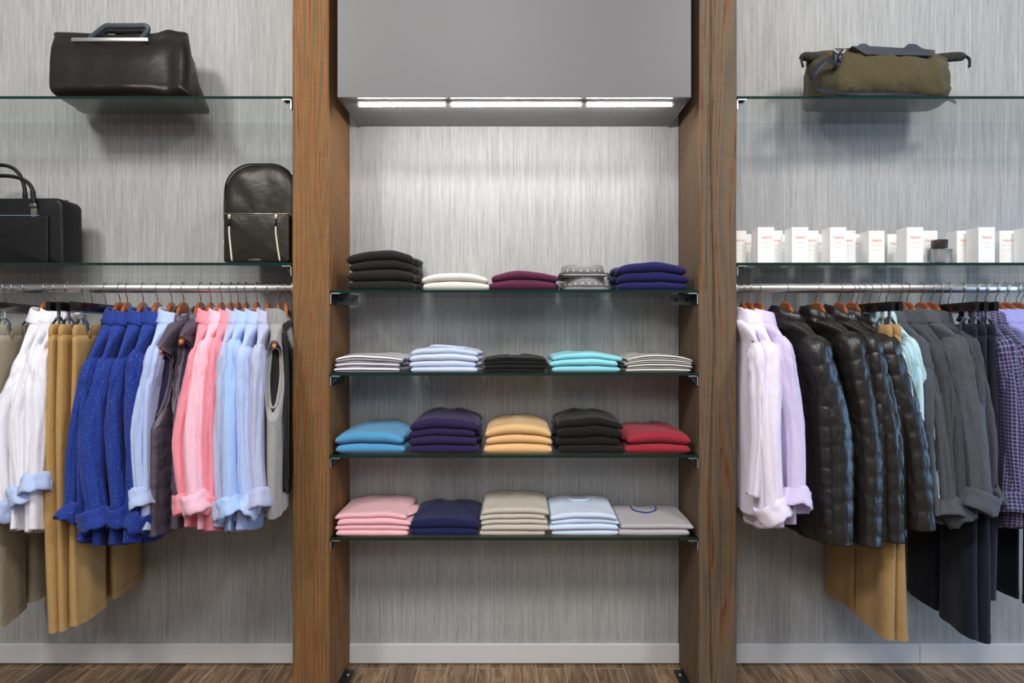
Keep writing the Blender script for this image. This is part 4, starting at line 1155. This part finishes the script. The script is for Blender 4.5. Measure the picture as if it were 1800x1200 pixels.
MB().box(bx0+.02, bx1-.075, -.2175, -.2145, pz-.002, pz+.001, 0).build('pocket_piping', plain('blue_grey_piping', (.12, .2, .32), .3), t, False, label='blue-grey glinting pocket edge')
MB().tube([(bx0+.02, -.15, bz1+.0005), (bx1-.02, -.15, bz1+.0005)], .003, 8).build('top_zip', M['blackmetal'], t)
for y, z_, xr in ((-.212, ZZ(309, .21), XX(60, .21)), (-.125, ZZ(290, .125), XX(40, .125)+.012)):
    xm = -1.872 if y < -.2 else -1.948; xl = 2*xm-xr; pts = []
    zf = bz1-.035
    rr = xr-xm
    pts = [(xr+.004, y, zf)]
    for q_ in range(0, 25):
        an = PI*q_/24; pts.append((xm+(rr-.002)*spw(math.cos(an), .75), y, bz1+.004+(z_-bz1-.004)*math.sin(an)**.8))
    pts.append((xl-.004, y, zf)); pts = catmull(pts, 60)
    MB().tube(pts, [.008]*6+[.0065]*48+[.008]*6, 10, flat=1.1).build('handle', L3, t)
    if y < -.2:
        for xx in (xr, xl):
            MB().box(xx-.010, xx+.014, y-.010, y+.004, zf-.004, zf+.012, .003).build('handle_ferrule', plain('gunmetal_%d' % int(xx*1e3), (.22, .22, .2), .3, .9), t, True, label='polished gunmetal ferrule')
            MB().box(xx-.008, xx+.012, y-.0045, y+.006, pz-.006, zf-.004, .001).build('handle_tab', plain('taupe_tab_%d' % int(xx*1e3), (.10, .095, .075), .5), t, True)

# backpack
kx0, kx1 = XX(391, .24), -.7885; kz1 = ZZ(290, .20)
t = thing('backpack', 'brown-black leather backpack with pale zip straps beside the left post', 'bag', ((kx0+kx1)/2, -.15, zl))
ol = roundrect(kx0, kx1, zl, kz1, .095, .012, n=14)
ol = [(x-(.006 if x < (kx0+kx1)/2 else -.0)*math.sin(PI*(z-zl)/(kz1-zl)), z) for x, z in ol]
rings = []
cx, cz = (kx0+kx1)/2, zl+.14
for ins, y in ((.10, -.2300), (.06, -.2295), (.035, -.228), (.014, -.224), (.003, -.215), (0, -.20), (0, -.15), (0, -.11), (.01, -.08), (.03, -.07)):
    ring = []
    for x, z in ol:
        dx, dz = x-cx, z-cz; l = math.hypot(dx, dz); k = max(.02, (l-ins)/l)
        X, Z = cx+dx*k, cz+dz*k
        yy = y
        if y < -.2: yy += .020*sst(.0, 1, (Z-zl)/(kz1-zl)-.45)*2*.5+.005*N3(X*14, Z*14, 3)
        ring.append(Vector((X, yy, max(zl, Z))))
    rings.append(ring)
MB().loft(rings).build('bag_body', L2, t)
# zip seam round the top
arcp = [(x, z) for x, z in ol if z > zl+.10]
arcp.sort(key=lambda p: math.atan2(p[1]-cz, p[0]-cx))
MB().tube([(cx+(x-cx)*1.002, -.185, cz+(z-cz)*1.002) for x, z in arcp], .0025, 6).build('top_zip', M['brass'] if False else M['chrome'], t)
MB().tube([(cx+(x-cx)*1.0, -.212, cz+(z-cz)*1.0) for x, z in arcp], .003, 6).build('piping', L3, t)
pzt = ZZ(377, .235)
pillow(roundrect(kx0+.008, kx1-.012, zl+.003, pzt, .012, .006), -.252, -.215, .008, cx, (zl+pzt)/2).build('front_pocket', L2, t)
MB().tube([(kx0+.010, -.2525, pzt-.0005), (kx1-.016, -.2525, pzt-.001)], .0016, 6).build('pocket_piping', M['brass'], t)
for px0, px1 in ((403, 408), (485, 492)):
    zz = pzt-.008
    a = XX(px0, .254); b = XX(px1, .254)
    pl = MB().box(a-.0045, a+.0045, -.257, -.2525, zz-.012, zz+.004, .001).build('zip_pull', M['brass'], t, True)
    MB().tube([(a, -.2545, zz-.012), (a, -.2545, zz-.038)], .0035, 8, flat=.6).build('pull_cord', L3, pl)
    MB().tube(catmull([(a, -.2545, zz-.036), (a+.001, -.255, zz-.07), (b, -.255, zl+.006)], 12), .0032, 8, flat=.6).build('zip_strap', M['white_webbing'], t, label='cream webbing zip strap')
MB().box(XX(436, .254), XX(458, .254), -.2545, -.2520, zl+.006, zl+.014, .0008).build('name_plate', plain('dark_nameplate', (.11, .1, .09), .3, .7), t, True)
MB().tube([(kx0-.002, -.20, zl+.13), (kx0-.004, -.205, zl+.105)], .0018, 6).build('side_loop', L3, t)
m = MB(); m.add([Vector((kx0-.004, -.207, zl+.108)), Vector((kx0-.014, -.209, zl+.078)), Vector((kx0-.006, -.209, zl+.068)), Vector((kx0+.003, -.207, zl+.10)),
                 Vector((kx0-.004, -.2055, zl+.108)), Vector((kx0-.014, -.2075, zl+.078)), Vector((kx0-.006, -.2075, zl+.068)), Vector((kx0+.003, -.2055, zl+.10))],
                [(0, 1, 2, 3), (7, 6, 5, 4), (0, 4, 5, 1), (1, 5, 6, 2), (2, 6, 7, 3), (3, 7, 4, 0)])
m.build('paper_tag', M['tagpaper'], t, False, label='grey paper hang tag')

# ---------------------------------------------------------------- perfume boxes
def text_mesh(body, size, shear=0.0):
    cu = bpy.data.curves.new('text', 'FONT'); cu.body = body; cu.size = size; cu.shear = shear
    cu.align_x = 'CENTER'; cu.resolution_u = 3; cu.extrude = .0001; cu.offset = 0
    o = bpy.data.objects.new('text', cu); COL.objects.link(o)
    bpy.context.view_layer.update()
    me = bpy.data.meshes.new_from_object(o.evaluated_get(bpy.context.evaluated_depsgraph_get()))
    bpy.data.objects.remove(o); return me
TM = text_mesh('Inspire', .0135, .45); TM.materials.clear(); TM.materials.append(M['red_ink'])
BWd, BHt = .059, .1285
def perfume_box(x, d, label):
    t = thing('perfume_box', label, 'box', (x+BWd/2, -d+BWd/2, zl), 'white perfume boxes on the lower right shelf')
    boxobj('carton', x, x+BWd, -d, -d+BWd, zl, zl+BHt, M['white_box'], t, b=.0008)
    o = bpy.data.objects.new('lettering', TM); COL.objects.link(o); o.parent = t
    o.location = (0, -BWd/2-.00035, BHt*.69); o.rotation_euler = (PI/2, 0, 0); o['label'] = 'orange-red script lettering'
    m = MB()
    for (w_, zz, hh) in ((.032, .57, .0012), (.020, .435, .0010)):
        for k in range(9):
            a = x+BWd/2-w_/2+w_*k/9; m.box(a, a+w_/9*.72, -d-.0003, -d-.0001, zl+BHt*zz, zl+BHt*zz+hh*(1 if k % 2 else 1.5))
    w_ = .030
    m.box(x+BWd/2-w_/2, x+BWd/2+w_/2, -d-.0003, -d-.0001, zl+BHt*.035, zl+BHt*.035+.0007)
    m.build('fine_print', M['grey_ink'], t, False)
    return t
D1, D2, D3 = .243, .172, .097
rows = [(D1, [1332, 1392, 1459, 1594, 1720, 1806], 'front'), (D2, [1284, 1348, 1411, 1476, 1527, 1620, 1682, 1757], 'middle'), (D3, [1301, 1361, 1427, 1490, 1560], 'back')]
on = ['first', 'second', 'third', 'fourth', 'fifth', 'sixth', 'seventh', 'eighth']
for d, xs, rn in rows:
    for i, x in enumerate(xs):
        X0 = XX(x, d)
        if X0 < PW[1]+.006: X0 = PW[1]+.006 if rn != 'x' else X0
        perfume_box(X0, d, f'white perfume box in the {rn} row, {on[i]} from the right post')
# bottle
bx0, bx1 = XX(1636, .225), XX(1674, .225); bz = zl+ (ZZ(434, .22)-ZZ(460, .22))
t = thing('perfume_bottle', 'small square clear glass perfume bottle with dark brown cap', 'bottle', ((bx0+bx1)/2, -.2, zl))
MB().box(bx0, bx1, -.232, -.196, zl, bz, .003).build('glass_body', M['bottle'], t, True)
MB().box(bx0+.022, bx1-.024, -.224, -.204, zl+.006, bz-.004, .002).build('liquid', plain('pale_grey_tint', (.5, .5, .5), .2), t, True)
MB().tube([((bx0+bx1)/2, -.214, bz), ((bx0+bx1)/2, -.214, bz+.004)], .007, 16).build('neck_ring', M['chrome'], t)
cxm = (bx0+bx1)/2
MB().box(cxm-.020, cxm+.020, -.232, -.196, bz+.003, bz+.034, .002).build('cap', M['perfume_cap'], t, True, label='dark brown square cap')
m = MB()
for k in range(7): m.box(cxm-.010+k*.003, cxm-.010+k*.003+.002, -.2326, -.2323, zl+.022, zl+.0245)
m.build('lettering', M['red_ink'], t, False, label='orange lettering')
